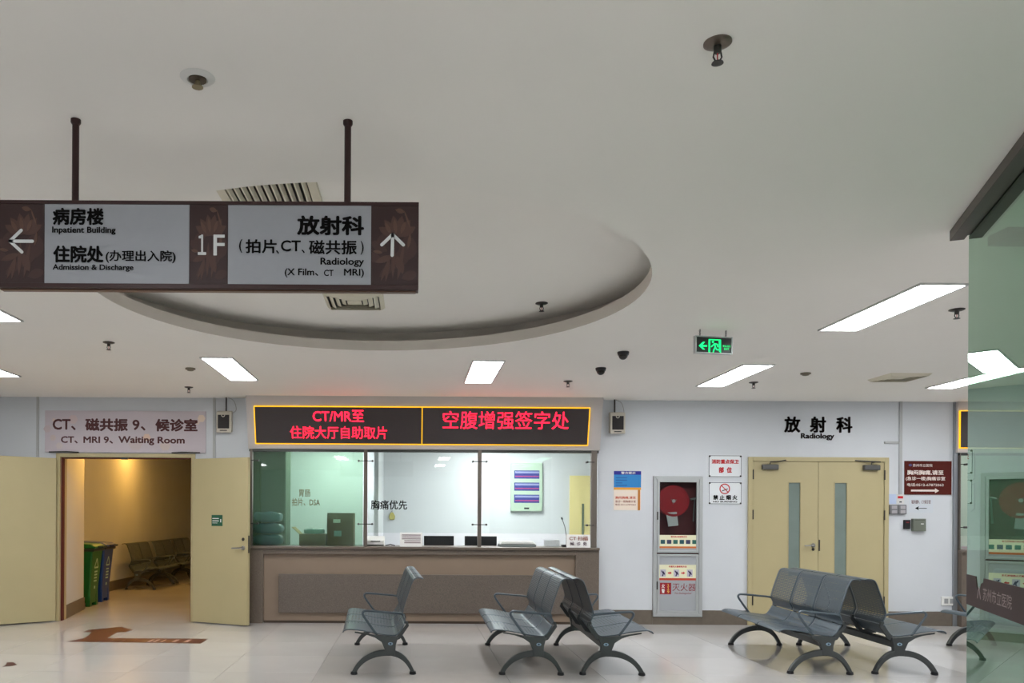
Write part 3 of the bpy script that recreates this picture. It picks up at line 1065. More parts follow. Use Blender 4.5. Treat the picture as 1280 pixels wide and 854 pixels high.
def make_bench(n, L, label, group=None):
    t = thing('waiting_bench', label, 'bench', group=group)
    w = (L + 0.03) / n
    sm = sheet(SEATP, w - 0.016, [BENCH, PERF_S])
    bm_ = sheet(BACKP, w - 0.016, [BENCH, PERF_B])
    for k in range(n):
        for nm, me in (('seat', sm), ('backrest', bm_)):
            o = link(nm, me, t)
            o.location = (0, -L / 2 - 0.015 + k * w + 0.008, 0)
            md = o.modifiers.new('thickness', 'SOLIDIFY')
            md.thickness = 0.007
            md.offset = -1 if nm == 'seat' else -1
    MB().box(-0.035, 0.035, -L / 2, L / 2, 0.225, 0.285).build('beam', CAST, t, bevel=0.006)
    # seat brackets under the joints
    for k in range(n + 1):
        y = -L / 2 + k * L / n
        MB().prism([(-0.13, 0.42), (-0.12, 0.45), (-0.145, 0.45), (-0.155, 0.41), (-0.08, 0.30), (-0.04, 0.285), (0.06, 0.285), (0.2, 0.335), (0.3, 0.352), (0.3, 0.362), (0.06, 0.322), (-0.045, 0.315)],
                   'y', y - 0.012, y + 0.012).build('seat_bracket', CAST, t)
    for s in (-1, 1):
        y = s * L / 2
        # cast end frame: post with two curved feet
        up1 = bez((0.0, 0.212), (0.235, 0.215), (0.325, 0.022))
        lo1 = bez((0.285, 0.022), (0.205, 0.165), (0.0, 0.158))
        fr = MB().prism(up1 + lo1, 'y', y - 0.022, y + 0.022)
        up2 = bez((0.0, 0.212), (-0.13, 0.205), (-0.206, 0.022))
        lo2 = bez((-0.172, 0.022), (-0.12, 0.145), (0.0, 0.158))
        fr.prism(list(reversed(up2 + lo2)), 'y', y - 0.022, y + 0.022)
        fr.prism([(-0.04, 0.16), (0.045, 0.16), (0.05, 0.215), (0.075, 0.275), (0.14, 0.318), (0.14, 0.333), (-0.04, 0.322), (-0.065, 0.318), (-0.045, 0.25)], 'y', y - 0.026, y + 0.026)
        lg = fr.build('end_frame', CAST, t, bevel=0.006)
        for fx in (0.306, -0.19):
            MB().lathe([(0.026, 0.0), (0.03, 0.004), (0.026, 0.026)], (fx, y, 0), 16).build('foot_pad', BLACK, lg, smooth=True)
        bd = MB().disc(0.0, 0.262, 0.021, y + s * 0.026, y + s * 0.0295, 18, 0.013).build('badge', BADGE, lg)
        MB().disc(0.0, 0.262, 0.008, y + s * 0.0295, y + s * 0.031, 12).build('badge_eye', M('badge_dark', (50, 70, 90), 0.3), lg)
        yy = y - s * 0.004
        arm = catmull([(-0.11, yy, 0.495), (-0.085, yy, 0.512), (0.05, yy, 0.524), (0.19, yy, 0.536), (0.226, yy, 0.531), (0.236, yy, 0.51), (0.215, yy, 0.472), (0.135, yy, 0.36), (0.11, yy, 0.335)], 3)
        MB().tube(arm, 0.0105, 8).build('armrest', BENCH, t, smooth=True)
    return t


def put_bench(b, pn, pf, facing, off):
    """pn/pf: near and far foot on the floor; off: which foot (local x)"""
    d = (pf - pn)
    d.z = 0
    d.normalize()
    fwd = Vector((-d.y, d.x, 0)) if facing == 'left' else Vector((d.y, -d.x, 0))
    mid = (pn + pf) / 2
    o = mid - fwd * off
    b.location = (o.x, o.y, 0)
    b.rotation_euler = (0, 0, atan2(fwd.y, fwd.x))
    return b


BL = 1.54
bench0 = make_bench(3, BL, 'grey perforated steel bench standing alone before the reception counter')
put_bench(bench0, on_floor(442.4, 843.5), on_floor(446.5, 806.3), 'left', 0.306)
plan = [
    ('grey perforated steel bench facing the single bench, backed onto another', on_floor(627.5, 843.6), on_floor(609.5, 806.8), 'left', 0.306),
    ('grey perforated steel bench facing the fire hose cabinet, backed onto another', on_floor(728.5, 843.8), on_floor(695.2, 807), 'right', -0.19),
    ('grey perforated steel bench before the radiology door, facing the fire hose cabinet side', on_floor(988.5, 842.6), on_floor(913.2, 806.2), 'left', 0.306),
    ('grey perforated steel bench before the radiology door, facing the glass partition', on_floor(1093.5, 842.6), on_floor(998.7, 806.8), 'right', -0.19),
]
for lab, pn, pf, fc, off in plan:
    c = copy_tree(bench0)
    c['label'] = lab
    put_bench(c, pn, pf, fc, off)
c = copy_tree(bench0)
c['label'] = 'grey perforated steel bench half hidden behind the glass partition'
pf = on_floor(1186.5, 807.5)
pn = pf - Vector((-0.068, 0.9977, 0)) * BL
put_bench(c, pn, pf, 'left', 0.306)
bw0 = make_bench(2, 1.16, 'two seat steel bench beside the blue bin in the waiting room')
ybs = (14.88, 16.28, 17.68)
labs = ('two seat steel bench beside the blue bin in the waiting room', 'two seat steel bench in the middle of the waiting room row',
        'two seat steel bench farthest from the bins in the waiting room row')
for k in range(3):
    b = bw0 if k == 0 else copy_tree(bw0)
    b['label'] = labs[k]
    b.location = (WX0 + 0.36, ybs[k], 0)
    b.rotation_euler = (0, 0, 0)

# ================================================================== WHEELIE BINS
def wheelie(x, y, rot, col, dark, label):
    t = thing('wheelie_bin', label, 'bin', (x, y, 0), (0, 0, rot))
    # local: front faces +x, width along y
    body = MB()
    lo, hi = [(-0.16, -0.165), (0.17, -0.165), (0.17, 0.165), (-0.16, 0.165)], [(-0.24, -0.225), (0.235, -0.225), (0.235, 0.225), (-0.24, 0.225)]
    vs = [(p[0], p[1], 0.05) for p in lo] + [(p[0], p[1], 0.82) for p in hi]
    body.add(vs, [(3, 2, 1, 0), (4, 5, 6, 7), (0, 1, 5, 4), (1, 2, 6, 5), (2, 3, 7, 6), (3, 0, 4, 7)])
    bo = body.build('body', col, t, bevel=0.02)
    MB().box(-0.262, 0.262, -0.24, 0.24, 0.80, 0.845).build('rim', dark, t, bevel=0.012)
    ld = MB().prism([(-0.28, 0.845), (0.275, 0.845), (0.275, 0.87), (0.2, 0.905), (-0.2, 0.925), (-0.28, 0.90)], 'y', -0.235, 0.235).build('lid', col, t, bevel=0.012)
    MB().tube([(0.27, -0.1, 0.862), (0.33, -0.09, 0.862), (0.33, 0.09, 0.862), (0.27, 0.1, 0.862)], 0.014, 8).build('lid_grip', dark, ld, smooth=True)
    MB().tube([(-0.28, -0.2, 0.885), (-0.33, -0.19, 0.90), (-0.33, 0.19, 0.90), (-0.28, 0.2, 0.885)], 0.014, 8).build('handle', dark, t, smooth=True)
    for s in (-1, 1):
        MB().lathe([(0.03, -0.02), (0.085, -0.02), (0.095, -0.01), (0.095, 0.01), (0.085, 0.02), (0.03, 0.02)], (-0.17, s * 0.2, 0.095), 24, axis='y').build('wheel', BLACK, t, smooth=True)
        MB().box(0.12, 0.185, s * 0.13 - 0.04, s * 0.13 + 0.04, 0, 0.3).build('foot', col, t, bevel=0.008)
    MB().box(0.171, 0.179, -0.09, 0.09, 0.05, 0.22).build('foot_recess', col, t)
    # printed symbol on the front face
    pr = MB()
    sl = (0.235 - 0.17) / (0.82 - 0.05)
    fx = lambda z: 0.17 + sl * (z - 0.05) + 0.003
    def stroke(y0, z0, y1, z1, w_):
        L_ = sqrt((y1 - y0) ** 2 + (z1 - z0) ** 2)
        ny, nz = -(z1 - z0) / L_ * w_ / 2, (y1 - y0) / L_ * w_ / 2
        pr.add([(fx(z0 + nz), y0 + ny, z0 + nz), (fx(z0 - nz), y0 - ny, z0 - nz), (fx(z1 - nz), y1 - ny, z1 - nz), (fx(z1 + nz), y1 + ny, z1 + nz)], [(0, 1, 2, 3)])
    stroke(-0.08, 0.56, 0.08, 0.56, 0.022); stroke(-0.08, 0.56, 0.0, 0.69, 0.022); stroke(0.08, 0.56, 0.0, 0.69, 0.022)
    for k in range(4):
        stroke(-0.06, 0.50 - 0.045 * k, 0.06, 0.50 - 0.045 * k, 0.022)
    stroke(0, 0.25, 0, 0.29, 0.05)
    pr.build('printed_symbol', M('bin_print', (190, 215, 190), 0.5), bo)['kind'] = 'stuff'
    return t


wheelie(-4.83, 11.73, radians(3), M('green_plastic', (16, 100, 36), 0.35), M('dark_green_plastic', (24, 44, 26), 0.45), 'green wheelie bin just inside the waiting room doorway')
wheelie(-4.90, 12.36, radians(3), M('blue_plastic', (16, 58, 134), 0.35), M('dark_blue_plastic', (22, 30, 58), 0.45), 'blue wheelie bin between the green bin and the seats')

# ================================================================== HANGING SIGN
SY = 2.945
sc = SY / K
p = at(259, 361, SY)
hs = thing('hanging_sign', 'long brown and silver direction sign hanging from the ceiling', 'sign', (p.x, SY, p.z))
sx = lambda x: (x - 259) * sc
szz = lambda y: (361 - y) * sc
Wd = 528 * sc / 2
fr = MB().box(-Wd, Wd, 0, 0.05, 0, szz(252)).build('case', SIGNDARK, hs, bevel=0.003)
MB().box(-Wd, Wd, -0.006, 0, szz(256.5), szz(252)).build('top_rail', SIGNDARK, hs, bevel=0.001)
MB().box(-Wd, Wd, -0.006, 0, szz(361), szz(355.5)).build('bottom_rail', SIGNDARK, hs, bevel=0.001)
MB().box(-Wd + 0.01, Wd - 0.01, 0.015, 0.04, -0.004, 0.0).build('under_strip', M('sign_bronze', (112, 84, 70), 0.35, 0.4), hs)
for nm, x0, x1, mt in (('brown_panel', -3, 55.5, SIGNBROWN), ('silver_panel', 56, 236.5, SILVER), ('brown_panel', 237, 284.5, SIGNBROWN),
                       ('silver_panel', 285, 463.5, SILVER), ('brown_panel', 464, 521.5, SIGNBROWN)):
    po = MB().box(sx(x0), sx(x1), -0.0035, 0, szz(355.3), szz(256.7)).build(nm, mt, hs)
    if nm == 'brown_panel':
        # printed lotus pattern, drawn from a stretched 58 x 100 layout
        wP = (x1 - x0)
        def petal(mb, cx_, cy_, ang, ln_, wd_):
            pts = []
            for k in range(7):
                t_ = k / 6
                pts.append((t_ * ln_, sin(pi * t_) ** 0.8 * wd_ / 2))
            out = pts + [(q[0], -q[1]) for q in reversed(pts[1:-1])]
            ca, sa = cos(radians(ang)), sin(radians(ang))
            poly = []
            for q in out:
                u_, v_ = cx_ + q[0] * ca - q[1] * sa, cy_ + q[0] * sa + q[1] * ca
                u_ = min(max(u_, 1), 57)
                v_ = min(max(v_, 1), 97)
                poly.append((sx(x0) + u_ / 58 * wP * sc, v_ * sc + szz(355.3)))
            return poly
        layers = [
            (FLOW3, [(14, 30, 160, 26, 12), (20, 42, 150, 24, 12), (30, 20, 60, 34, 18), (44, 30, 75, 30, 20), (10, 10, 40, 26, 10), (38, 8, 20, 22, 12), (6, 52, 30, 22, 12), (36, 40, 60, 26, 12)]),
            (FLOW1, [(30, 60, 150, 24, 10), (31, 60, 125, 26, 10), (32, 60, 100, 27, 10), (33, 60, 78, 27, 10), (34, 60, 55, 26, 10), (35, 60, 32, 24, 10),
                     (27, 8, 88, 44, 5), (33, 6, 80, 46, 5), (12, 4, 70, 30, 4), (18, 4, 80, 30, 4), (5, 28, 20, 24, 8), (40, 14, 110, 24, 10)]),
            (FLOW2, [(25, 63, 118, 17, 5), (31, 64, 97, 18, 5), (37, 64, 70, 16, 5), (30, 94, -15, 12, 6), (41, 93, -70, 24, 2.4), (46, 46, 80, 18, 4), (14, 40, 170, 12, 4)]),
        ]
        np_ = 0
        for li, (mt_, ps) in enumerate(layers):
            mb = MB()
            for q in ps:
                np_ += 1
                mb.prism(petal(mb, *q), 'y', -0.0036 - np_ * 0.00005, -0.0034)
            o = mb.build('lotus_print', mt_, po)
            o['kind'] = 'stuff'
WH = M('sign_white', (222, 226, 226), 0.5)


def st(txt, x0, x1, y0, y1, bold, mat=INK, name='lettering'):
    return text(hs, name, txt, mat, sx(x0), sx(x1), szz(y1), szz(y0), -0.0058, bold)


st('病房楼', 66, 130, 261.5, 283, 0.04)
st('Inpatient Building', 65.5, 145, 285, 295, 0.03)
st('住院处', 67, 130, 308.5, 330, 0.04)
st('(办理出入院)', 132.5, 220, 314, 330, 0.022)
st('Admission & Discharge', 66.5, 167.5, 332, 341, 0.025)
st('放射科', 371, 455, 269.5, 294, 0.04)
st('(', 299, 303, 299.5, 316.5, 0.01)
st('拍片', 307, 346, 299.5, 317, 0.025)
st('、', 345, 349, 313, 317.5, 0.02)
st('CT', 351, 376, 300.5, 314.5, 0.02)
st('、', 377, 381, 312, 316.5, 0.02)
st('磁共振', 386, 446, 300, 318, 0.025)
st(')', 450.5, 454.5, 301, 318, 0.01)
st('Radiology', 400.5, 455, 322, 333.5, 0.025)
st('(X Film、', 356, 398, 335.5, 347, 0.02)
st('CT', 405, 417, 337, 345, 0.02)
st('MRI)', 430, 455, 335.5, 347, 0.02)
st('\uff11', 247.5, 258, 294, 319.5, 0.02, WH)
st('F', 267, 281, 294, 320, 0.01, WH)
for nm, strokes in (('arrow', [((13, 303.5), (41, 303.5)), ((13, 303.5), (27, 290)), ((13, 303.5), (28, 317))]),
                    ('arrow', [((490.5, 292.5), (490, 318.5)), ((490.5, 292.5), (477, 305.5)), ((490.5, 292.5), (504, 305.5))])):
    arrow_mb([((sx(a_[0]), szz(a_[1])), (sx(b_[0]), szz(b_[1]))) for a_, b_ in strokes], 4 * sc, -0.0062, -0.0052).build(nm, WH, hs)
for xr in (90, 433):
    rx = sx(xr)
    rod = MB().tube([(rx, 0.025, szz(252)), (rx, 0.025, CEIL - p.z)], 0.0125, 12).build('hanger_rod', SIGNDARK, hs, smooth=True)
    MB().lathe([(0.018, 0), (0.018, -0.012), (0.013, -0.02)], (rx, 0.025, CEIL - p.z), 16).build('ceiling_collar', SIGNDARK, rod, smooth=True)

# ================================================================== CEILING FITTINGS
def sprinkler(pos, s_, label, chrome=DARKSTEEL):
    t = thing('sprinkler', label, 'sprinkler', pos)
    MB().lathe([(0.042 * s_, 0), (0.042 * s_, -0.004), (0.03 * s_, -0.010), (0.018 * s_, -0.012), (0.016 * s_, -0.0121)], seg=24).build('escutcheon', chrome, t, smooth=True)
    MB().lathe([(0.012 * s_, -0.010), (0.012 * s_, -0.03), (0.008 * s_, -0.034)], seg=12).build('nozzle', DARKSTEEL, t, smooth=True)
    for k in (-1, 1):
        MB().tube([(k * 0.010 * s_, 0, -0.03), (k * 0.013 * s_, 0, -0.045), (k * 0.004 * s_, 0, -0.062)], 0.0025 * s_, 6).build('yoke_arm', DARKSTEEL, t, smooth=True)
    MB().tube([(0, 0, -0.03), (0, 0, -0.06)], 0.002, 6).build('bulb', RED, t)
    MB().lathe([(0.006 * s_, -0.060), (0.017 * s_, -0.062), (0.018 * s_, -0.065), (0.006 * s_, -0.067)], seg=18).build('deflector', DARKSTEEL, t, smooth=True)
    return t


sprinkler(on_ceil(897, 53), 1.0, 'dark pendant sprinkler on the open ceiling before the exit sign', M('aged_chrome', (120, 110, 100), 0.3, 0.8))
sprinkler(on_ceil(136, 428), 1.15, 'pendant sprinkler on the ceiling beyond the left end of the hanging sign')
sprinkler(on_ceil(236, 484), 1.15, 'pendant sprinkler near the wall speaker of the waiting room')
sprinkler(on_ceil(677, 379, UPZ), 1.15, 'pendant sprinkler inside the round ceiling recess')
sprinkler(on_ceil(710, 476.5), 1.15, 'pendant sprinkler near the red end of the display')
sprinkler(on_ceil(942, 478), 1.15, 'pendant sprinkler before the radiology door')
sprinkler(on_ceil(1196, 387), 1.2, 'pendant sprinkler beside the glass partition')
sprinkler(on_ceil(536, 497), 1.0, 'pendant sprinkler close to the middle of the display header')

t = thing('recessed_sprinkler', 'white ringed recessed sprinkler near the hanging sign', 'sprinkler', on_ceil(247, 97))
mbr = MB()
mbr.lathe([(0.030, -0.004), (0.034, -0.009), (0.05, -0.006), (0.058, 0.0)], seg=32)
mbr.build('ring', WHITEP, t, smooth=True)
MB().lathe([(0.029, -0.0095), (0.029, -0.0005)], seg=24).build('cup', M('cup_bronze', (84, 74, 62), 0.4, 0.5), t)
MB().lathe([(0.008, -0.012), (0.010, -0.022), (0.006, -0.03)], seg=12).build('nozzle', M('nozzle_brass', (150, 140, 110), 0.4, 0.6), t, smooth=True)
MB().lathe([(0.018, -0.030), (0.019, -0.033)], seg=12).build('deflector', M('nozzle_brass', (150, 140, 110)), t)


def detector(pos, label):
    t = thing('smoke_detector', label, 'detector', pos)
    MB().lathe([(0.05, 0), (0.05, -0.01), (0.045, -0.014)], seg=24).build('base', M('detector_grey', (120, 112, 96), 0.5), t, smooth=True)
    MB().lathe([(0.036, -0.014), (0.030, -0.024), (0.012, -0.028)], seg=24).build('sensor_cap', M('detector_grey', (120, 112, 96)), t, smooth=True)


detector(on_ceil(238, 460.5), 'flat round detector beside the panel light near the waiting room')
detector(on_ceil(1007, 466.5), 'flat round detector between the panel light and square vent')


def dome(pos, label, s_=1.0):
    t = thing('dome_camera', label, 'camera', pos)
    MB().lathe([(0.05 * s_, 0), (0.052 * s_, -0.004), (0.046 * s_, -0.03)], seg=28).build('housing', BLACK, t, smooth=True)
    MB().lathe([(0.040 * s_, -0.03)] + [(0.040 * s_ * cos(q * pi / 16), -0.03 - 0.04 * s_ * sin(q * pi / 16)) for q in range(1, 8)], seg=28).build('dome', M('smoked_dome', (46, 42, 38), 0.08), t, smooth=True)


dome(on_ceil(779, 440), 'black dome camera nearer the round ceiling recess')
dome(on_ceil(751, 460), 'black dome camera nearer the red display', 1.0)
dm = at(629, 570, 12.2)
dome((dm.x, 12.2, 2.62), 'dark dome camera on the reception room ceiling', 1.2)

# linear grille and square diffusers
def duct(hx, hy, z, dep=0.35, c=(0, 0)):
    mb = MB().add([(-hx, -hy, 0), (hx, -hy, 0), (hx, hy, 0), (-hx, hy, 0), (-hx, -hy, dep), (hx, -hy, dep), (hx, hy, dep), (-hx, hy, dep)],
                  [(4, 5, 6, 7), (0, 1, 5, 4), (1, 2, 6, 5), (2, 3, 7, 6), (3, 0, 4, 7)])
    o = mb.build('vent_duct', VOID, ceil, fix=False)
    o.location = (c[0], c[1], z)
    return o


g = thing('slotted_grille', 'ivory slotted air grille in the round ceiling recess', 'vent', (-0.745, 4.25, UPZ))
duct(GRILLE[2], GRILLE[3], UPZ, c=GRILLE[:2])
gf = MB()
gf.box(-0.26, -0.215, -0.52, 0.52, -0.022, 0)
gf.box(0.215, 0.26, -0.52, 0.52, -0.022, 0)
gf.box(-0.215, 0.215, -0.52, -0.48, -0.022, 0)
gf.box(-0.215, 0.215, 0.48, 0.52, -0.022, 0)
gf.build('frame', IVORY, g)
slat = MB().prism([(-0.011, -0.022), (-0.003, -0.022), (0.009, -0.004), (0.001, -0.004)], 'y', -0.48, 0.48).mesh('slat', IVORY)
for k in range(11):
    o = link('slat', slat, g)
    o.location = (-0.195 + k * 0.039, 0, 0)


def diffuser(x, y, z, w, label, hw_):
    t = thing('square_diffuser', label, 'vent', (x, y, z))
    duct(hw_, hw_, z, c=(x, y))
    for k in range(5):
        a_ = w / 2 * (1 - k * 0.19)
        b_ = a_ - w * 0.06
        z0_, z1_ = -0.026 + k * 0.002, -0.006
        if k == 4:
            MB().box(-a_, a_, -a_, a_, -0.02, -0.012).build('centre_plate', IVORY, t)
            break
        mb = MB()
        vs = []
        for (r_, zz_) in ((a_, z1_ if k else 0.0), (b_, z0_), (b_ - 0.006, z0_), (a_ - 0.012, z1_ if k else 0.0)):
            vs += [(-r_, -r_, zz_), (r_, -r_, zz_), (r_, r_, zz_), (-r_, r_, zz_)]
        fs = []
        for q in range(4):
            for j in range(4):
                q2, j2 = (q + 1) % 4, (j + 1) % 4
                fs.append((q * 4 + j, q * 4 + j2, q2 * 4 + j2, q2 * 4 + j))
        mb.add(vs, fs).build('louvre_ring', IVORY, t)
    return t


diffuser(-0.455, 6.22, UPZ, 0.46, 'ivory square louvred air diffuser in the round ceiling recess', DIFFU[2])
diffuser(5.0, 8.25, CEIL, 0.42, 'square ceiling vent before the radiology door', DIFFR[2])

# ================================================================== EXIT SIGN
EY = 6.23
es = EY / K
p = at(892, 442.5, EY)
ex = thing('exit_sign', 'green running man exit sign hanging on two chains', 'sign', (p.x, EY, p.z), (0, radians(0.5), radians(8)))
EW, EH = 50 * es / 2, 22 * es
MB().box(-EW + 0.012, EW - 0.012, 0, 0.022, 0.008, EH - 0.008).build('panel', M('exit_black', (10, 22, 18), 0.3), ex)
fm = MB()
fm.box(-EW, EW, -0.006, 0.026, 0, 0.010)
fm.box(-EW, EW, -0.006, 0.026, EH - 0.010, EH)
fm.box(-EW, -EW + 0.012, -0.006, 0.026, 0.010, EH - 0.010)
fm.box(EW - 0.012, EW, -0.006, 0.026, 0.010, EH - 0.010)
fm.build('frame', ALU, ex, bevel=0.002)
GRN = glow('exit_green', (30, 240, 125), 0.75)
q = lambda x, z: (x * es, z * es)
ar = MB().prism([q(-20, 9.5), q(-14.5, 14.5), q(-11.5, 14.5), q(-15, 10.6), q(-9, 10.6), q(-9, 8.4), q(-15, 8.4), q(-11.5, 4.8), q(-14.5, 4.8)], 'y', -0.0012, -0.0002)
ar.build('arrow', GRN, ex)
dr = MB()
dr.prism([q(-7, 1.5), q(-4.6, 1.5), q(-4.6, 18.3), q(-7, 18.3)], 'y', -0.0012, -0.0002)
dr.prism([q(-4.6, 17), q(6.5, 17), q(6.5, 18.3), q(-4.6, 18.3)], 'y', -0.0012, -0.0002)
dr.prism([q(6.5, 18.3), q(9.5, 18.3), q(9.8, 1.5), q(7.2, 3.0)], 'y', -0.0012, -0.0002)
dr.build('door_pictogram', GRN, ex)
rm = arrow_mb([(q(0.8, 12.5), q(2.2, 8.5)), (q(0.8, 12.6), q(-3, 9)), (q(1.2, 12.6), q(4.8, 12)), (q(4.8, 12), q(5.6, 9.3)),
               (q(1.8, 8.5), q(0.2, 5)), (q(0.2, 5), q(-0.6, 2)), (q(2.2, 8.3), q(4, 5.6)), (q(4, 5.6), q(6.6, 5.4))], 1.7 * es, -0.0012, -0.0002)
rm.disc(-1.2 * es, 15 * es, 1.5 * es, -0.0012, -0.0002, 14)
rm.build('running_figure', GRN, ex)
text(ex, 'lettering', '安全出口', GRN, 12 * es, 22.5 * es, 9 * es, 11.8 * es, -0.0008, 0.01)
text(ex, 'lettering', 'EXIT', GRN, 14 * es, 20.5 * es, 5.5 * es, 8 * es, -0.0008, 0.01)
for xx in (-EW + 0.045, EW - 0.05):
    ch = MB()
    top = CEIL - p.z
    nl = 5
    for k in range(nl):
        za = EH + (top - EH) * k / nl
        zb = EH + (top - EH) * (k + 1) / nl + 0.003
        zc, hh = (za + zb) / 2, (zb - za) / 2
        pts = []
        for j in range(9):
            a_ = 2 * pi * j / 8
            off = 0.006 * cos(a_)
            pts.append((xx + (off if k % 2 else 0), 0.01 + (0 if k % 2 else off), min(zc + hh * sin(a_), top)))
        ch.tube(pts, 0.0018, 5)
    ch.build('chain', DARKSTEEL, ex)

# ================================================================== WALL SPEAKERS
def speaker(x0, x1, y0, y1, label, pole_x):
    Y = YB - 0.10
    a_, b_ = at(x0, y1, Y), at(x1, y0, Y)
    w_, h_ = (b_.x - a_.x) / 2, b_.z - a_.z
    t = thing('wall_speaker', label, 'speaker', ((a_.x + b_.x) / 2, YB, a_.z))
    MB().prism([(-0.10, 0), (0.0, 0.02), (0.0, h_ + 0.02), (-0.10, h_)], 'x', -w_, w_).build('cabinet', M('speaker_ivory', (196, 190, 176), 0.5), t, bevel=0.012)
    MB().box(-w_ * 0.76, w_ * 0.74, -0.106, -0.1, h_ * 0.2, h_ * 0.84).build('grille', M('speaker_mesh', (46, 44, 44), 0.7, 0, 0, 5, 0.6, 300), t)
    MB().ring(-0.005, h_ * 0.82, 0.014, 0.024, -0.110, -0.1, 20).build('emblem_ring', M('speaker_ivory', (196, 190, 176)), t)
    MB().box(-w_ * 0.5, w_ * 0.45, -0.104, -0.1, h_ * 0.09, h_ * 0.13).build('name_strip', M('speaker_mesh', (46, 44, 44)), t)
    MB().tube([(pole_x, -0.05, h_), (pole_x, -0.05, CEIL - a_.z)], 0.010, 10).build('bracket_pole', DARKSTEEL, t, smooth=True)
    MB().tube(catmull([(pole_x + 0.02, -0.03, CEIL - a_.z), (pole_x + 0.09, -0.03, CEIL - a_.z - 0.04), (pole_x + 0.12, -0.03, h_ + 0.03), (w_ - 0.01, -0.03, h_ - 0.02)], 4), 0.003, 5).build('cable', M('cable_grey', (140, 138, 134), 0.6), t)


speaker(270, 289, 514.5, 541, 'ivory wall speaker between the waiting room sign and the display', 0.02)
speaker(763, 782, 516, 542.5, 'ivory wall speaker between the display and the police poster', -0.03)

# ================================================================== CONDUITS AND EDGE TRIMS
TRIMW = M('trim_grey', (176, 178, 178), 0.45, 0.1)
k = 1
for (px, pw, y0, y1) in ((47.5, 3.5, 496, 572), (268, 4, 497, 572)):
    a_ = at(px, 530, YB)
    S(MB().box(a_.x - 0.015, a_.x + 0.015, YB - 0.015, YB, 2.05, CEIL).build('trim_%d' % (k + 2), TRIMW, None), 'thin vertical trunking above the waiting room door')
    k += 1
a_ = at(1193, 640, YB)
S(MB().box(a_.x - 0.025, a_.x + 0.025, YB - 0.025, YB, 0, CEIL).build('trim_5', M('corner_metal', (148, 152, 156), 0.35, 0.5), None), 'grey metal corner strip beside the second service window')
cn = thing('wall_conduit', 'thin vertical cable conduit beside the brown chest pain sign', 'conduit', (at(1125, 560, YB).x, YB, 0))
MB().box(-0.018, 0.018, -0.022, 0, at(1125, 618, YB).z, CEIL).build('vertical_run', TRIMW, cn, bevel=0.004)
MB().box(-0.20, -0.018, -0.018, 0, at(1115, 555, YB).z, at(1115, 552, YB).z).build('side_run', TRIMW, cn, bevel=0.003)

# ================================================================== WALL SIGNS
def board(name, label, x0, x1, y0, y1, mat, Y=YB, th=0.012, cat='sign', part='board', bevel=0.0):
    a_, b_ = at((x0 + x1) / 2, y1, Y), at((x0 + x1) / 2, y0, Y)
    s_ = Y / K
    t = thing(name, label, cat, (a_.x, Y, a_.z))
    f = lambda x: (x - (x0 + x1) / 2) * s_
    h = lambda y: (y1 - y) * s_
    MB().box(f(x0), f(x1), -th, -0.0005, 0, h(y0)).build(part, mat, t, bevel=bevel)

    def tx(txt, xa, xb, ya, yb, mt, bold=0.015, nm='lettering'):
        return text(t, nm, txt, mt, f(xa), f(xb), h(yb), h(ya), -th - 0.0009, bold)

    def rect(nm, xa, xb, ya, yb, mt, lift=0.0006, par=None):
        return MB().box(f(xa), f(xb), -th - lift, -th + 0.0002, h(yb), h(ya)).build(nm, mt, par or t)
    return t, tx, rect, f, h, th


# waiting room banner
SGN = M('banner_pink_grey', (196, 186, 192), 0.5, 0, 0.01, 5)
DKM = M('banner_maroon', (74, 26, 26), 0.55)
t, tx, rect, f, h, th = board('waiting_room_banner', 'pale banner over the open door reading CT MRI Waiting Room', 57, 257.5, 514, 566, SGN, YB, 0.02)
for (x, y, r, c_) in ((92, 525, 6, (206, 186, 186)), (60, 537, 5, (196, 180, 182)), (67, 548, 4, (200, 184, 180)), (75, 558, 4.5, (202, 190, 188)), (170, 555, 9, (196, 182, 182)), (184, 547, 5, (220, 192, 172)),
                      (207, 557, 7, (204, 188, 182)), (252, 523, 5, (222, 204, 186)), (247, 528, 3, (214, 196, 186)), (68, 526, 2.5, (210, 192, 186))):
    MB().disc(f(x), h(y), r / 100, -th - 0.0006, -th + 0.0002, 6).build('hexagon_print', M('hex_%d_%d' % (x, y), c_, 0.5), t)
tx('CT', 66.5, 89, 524.5, 538, DKM, 0.03)
tx('、', 89.5, 95.5, 533, 538.5, DKM, 0.03)
tx('磁共振', 107, 160.5, 523.5, 539.5, DKM, 0.045)
tx('9', 166, 175, 525, 538, DKM, 0.03)
tx('、', 176.5, 182.5, 533, 538.5, DKM, 0.03)
tx('候诊室', 194.5, 247.5, 523.5, 539.5, DKM, 0.045)
tx('CT、', 77, 98, 546, 555, DKM, 0.03)
tx('MRI 9、', 105, 142, 546, 555, DKM, 0.03)
tx('Waiting', 148.5, 193.5, 545.5, 556.8, DKM, 0.035)
tx('Room', 197.5, 231.5, 546, 554.5, DKM, 0.035)

# radiology lettering on the wall: single raised letters
a_ = at(1020, 550, YB)
t = thing('radiology_lettering', 'raised dark letters reading Radiology above the cream double door', 'lettering', (a_.x, YB, a_.z))
f = lambda x: (x - 1020) / 100
h = lambda y: (550 - y) / 100
BRZ = M('dark_bronze', (48, 36, 34), 0.4, 0.2)
for ch, x0, x1 in (('放', 980, 1000), ('射', 1012, 1032), ('科', 1045, 1065)):
    text(t, 'raised_letter', ch, BRZ, f(x0), f(x1), h(541), h(521), 0.0, 0.03, 0.012)
text(t, 'raised_word', 'Radiology', BRZ, f(1001), f(1042.5), h(550.5), h(541.8), 0.0, 0.022, 0.008)

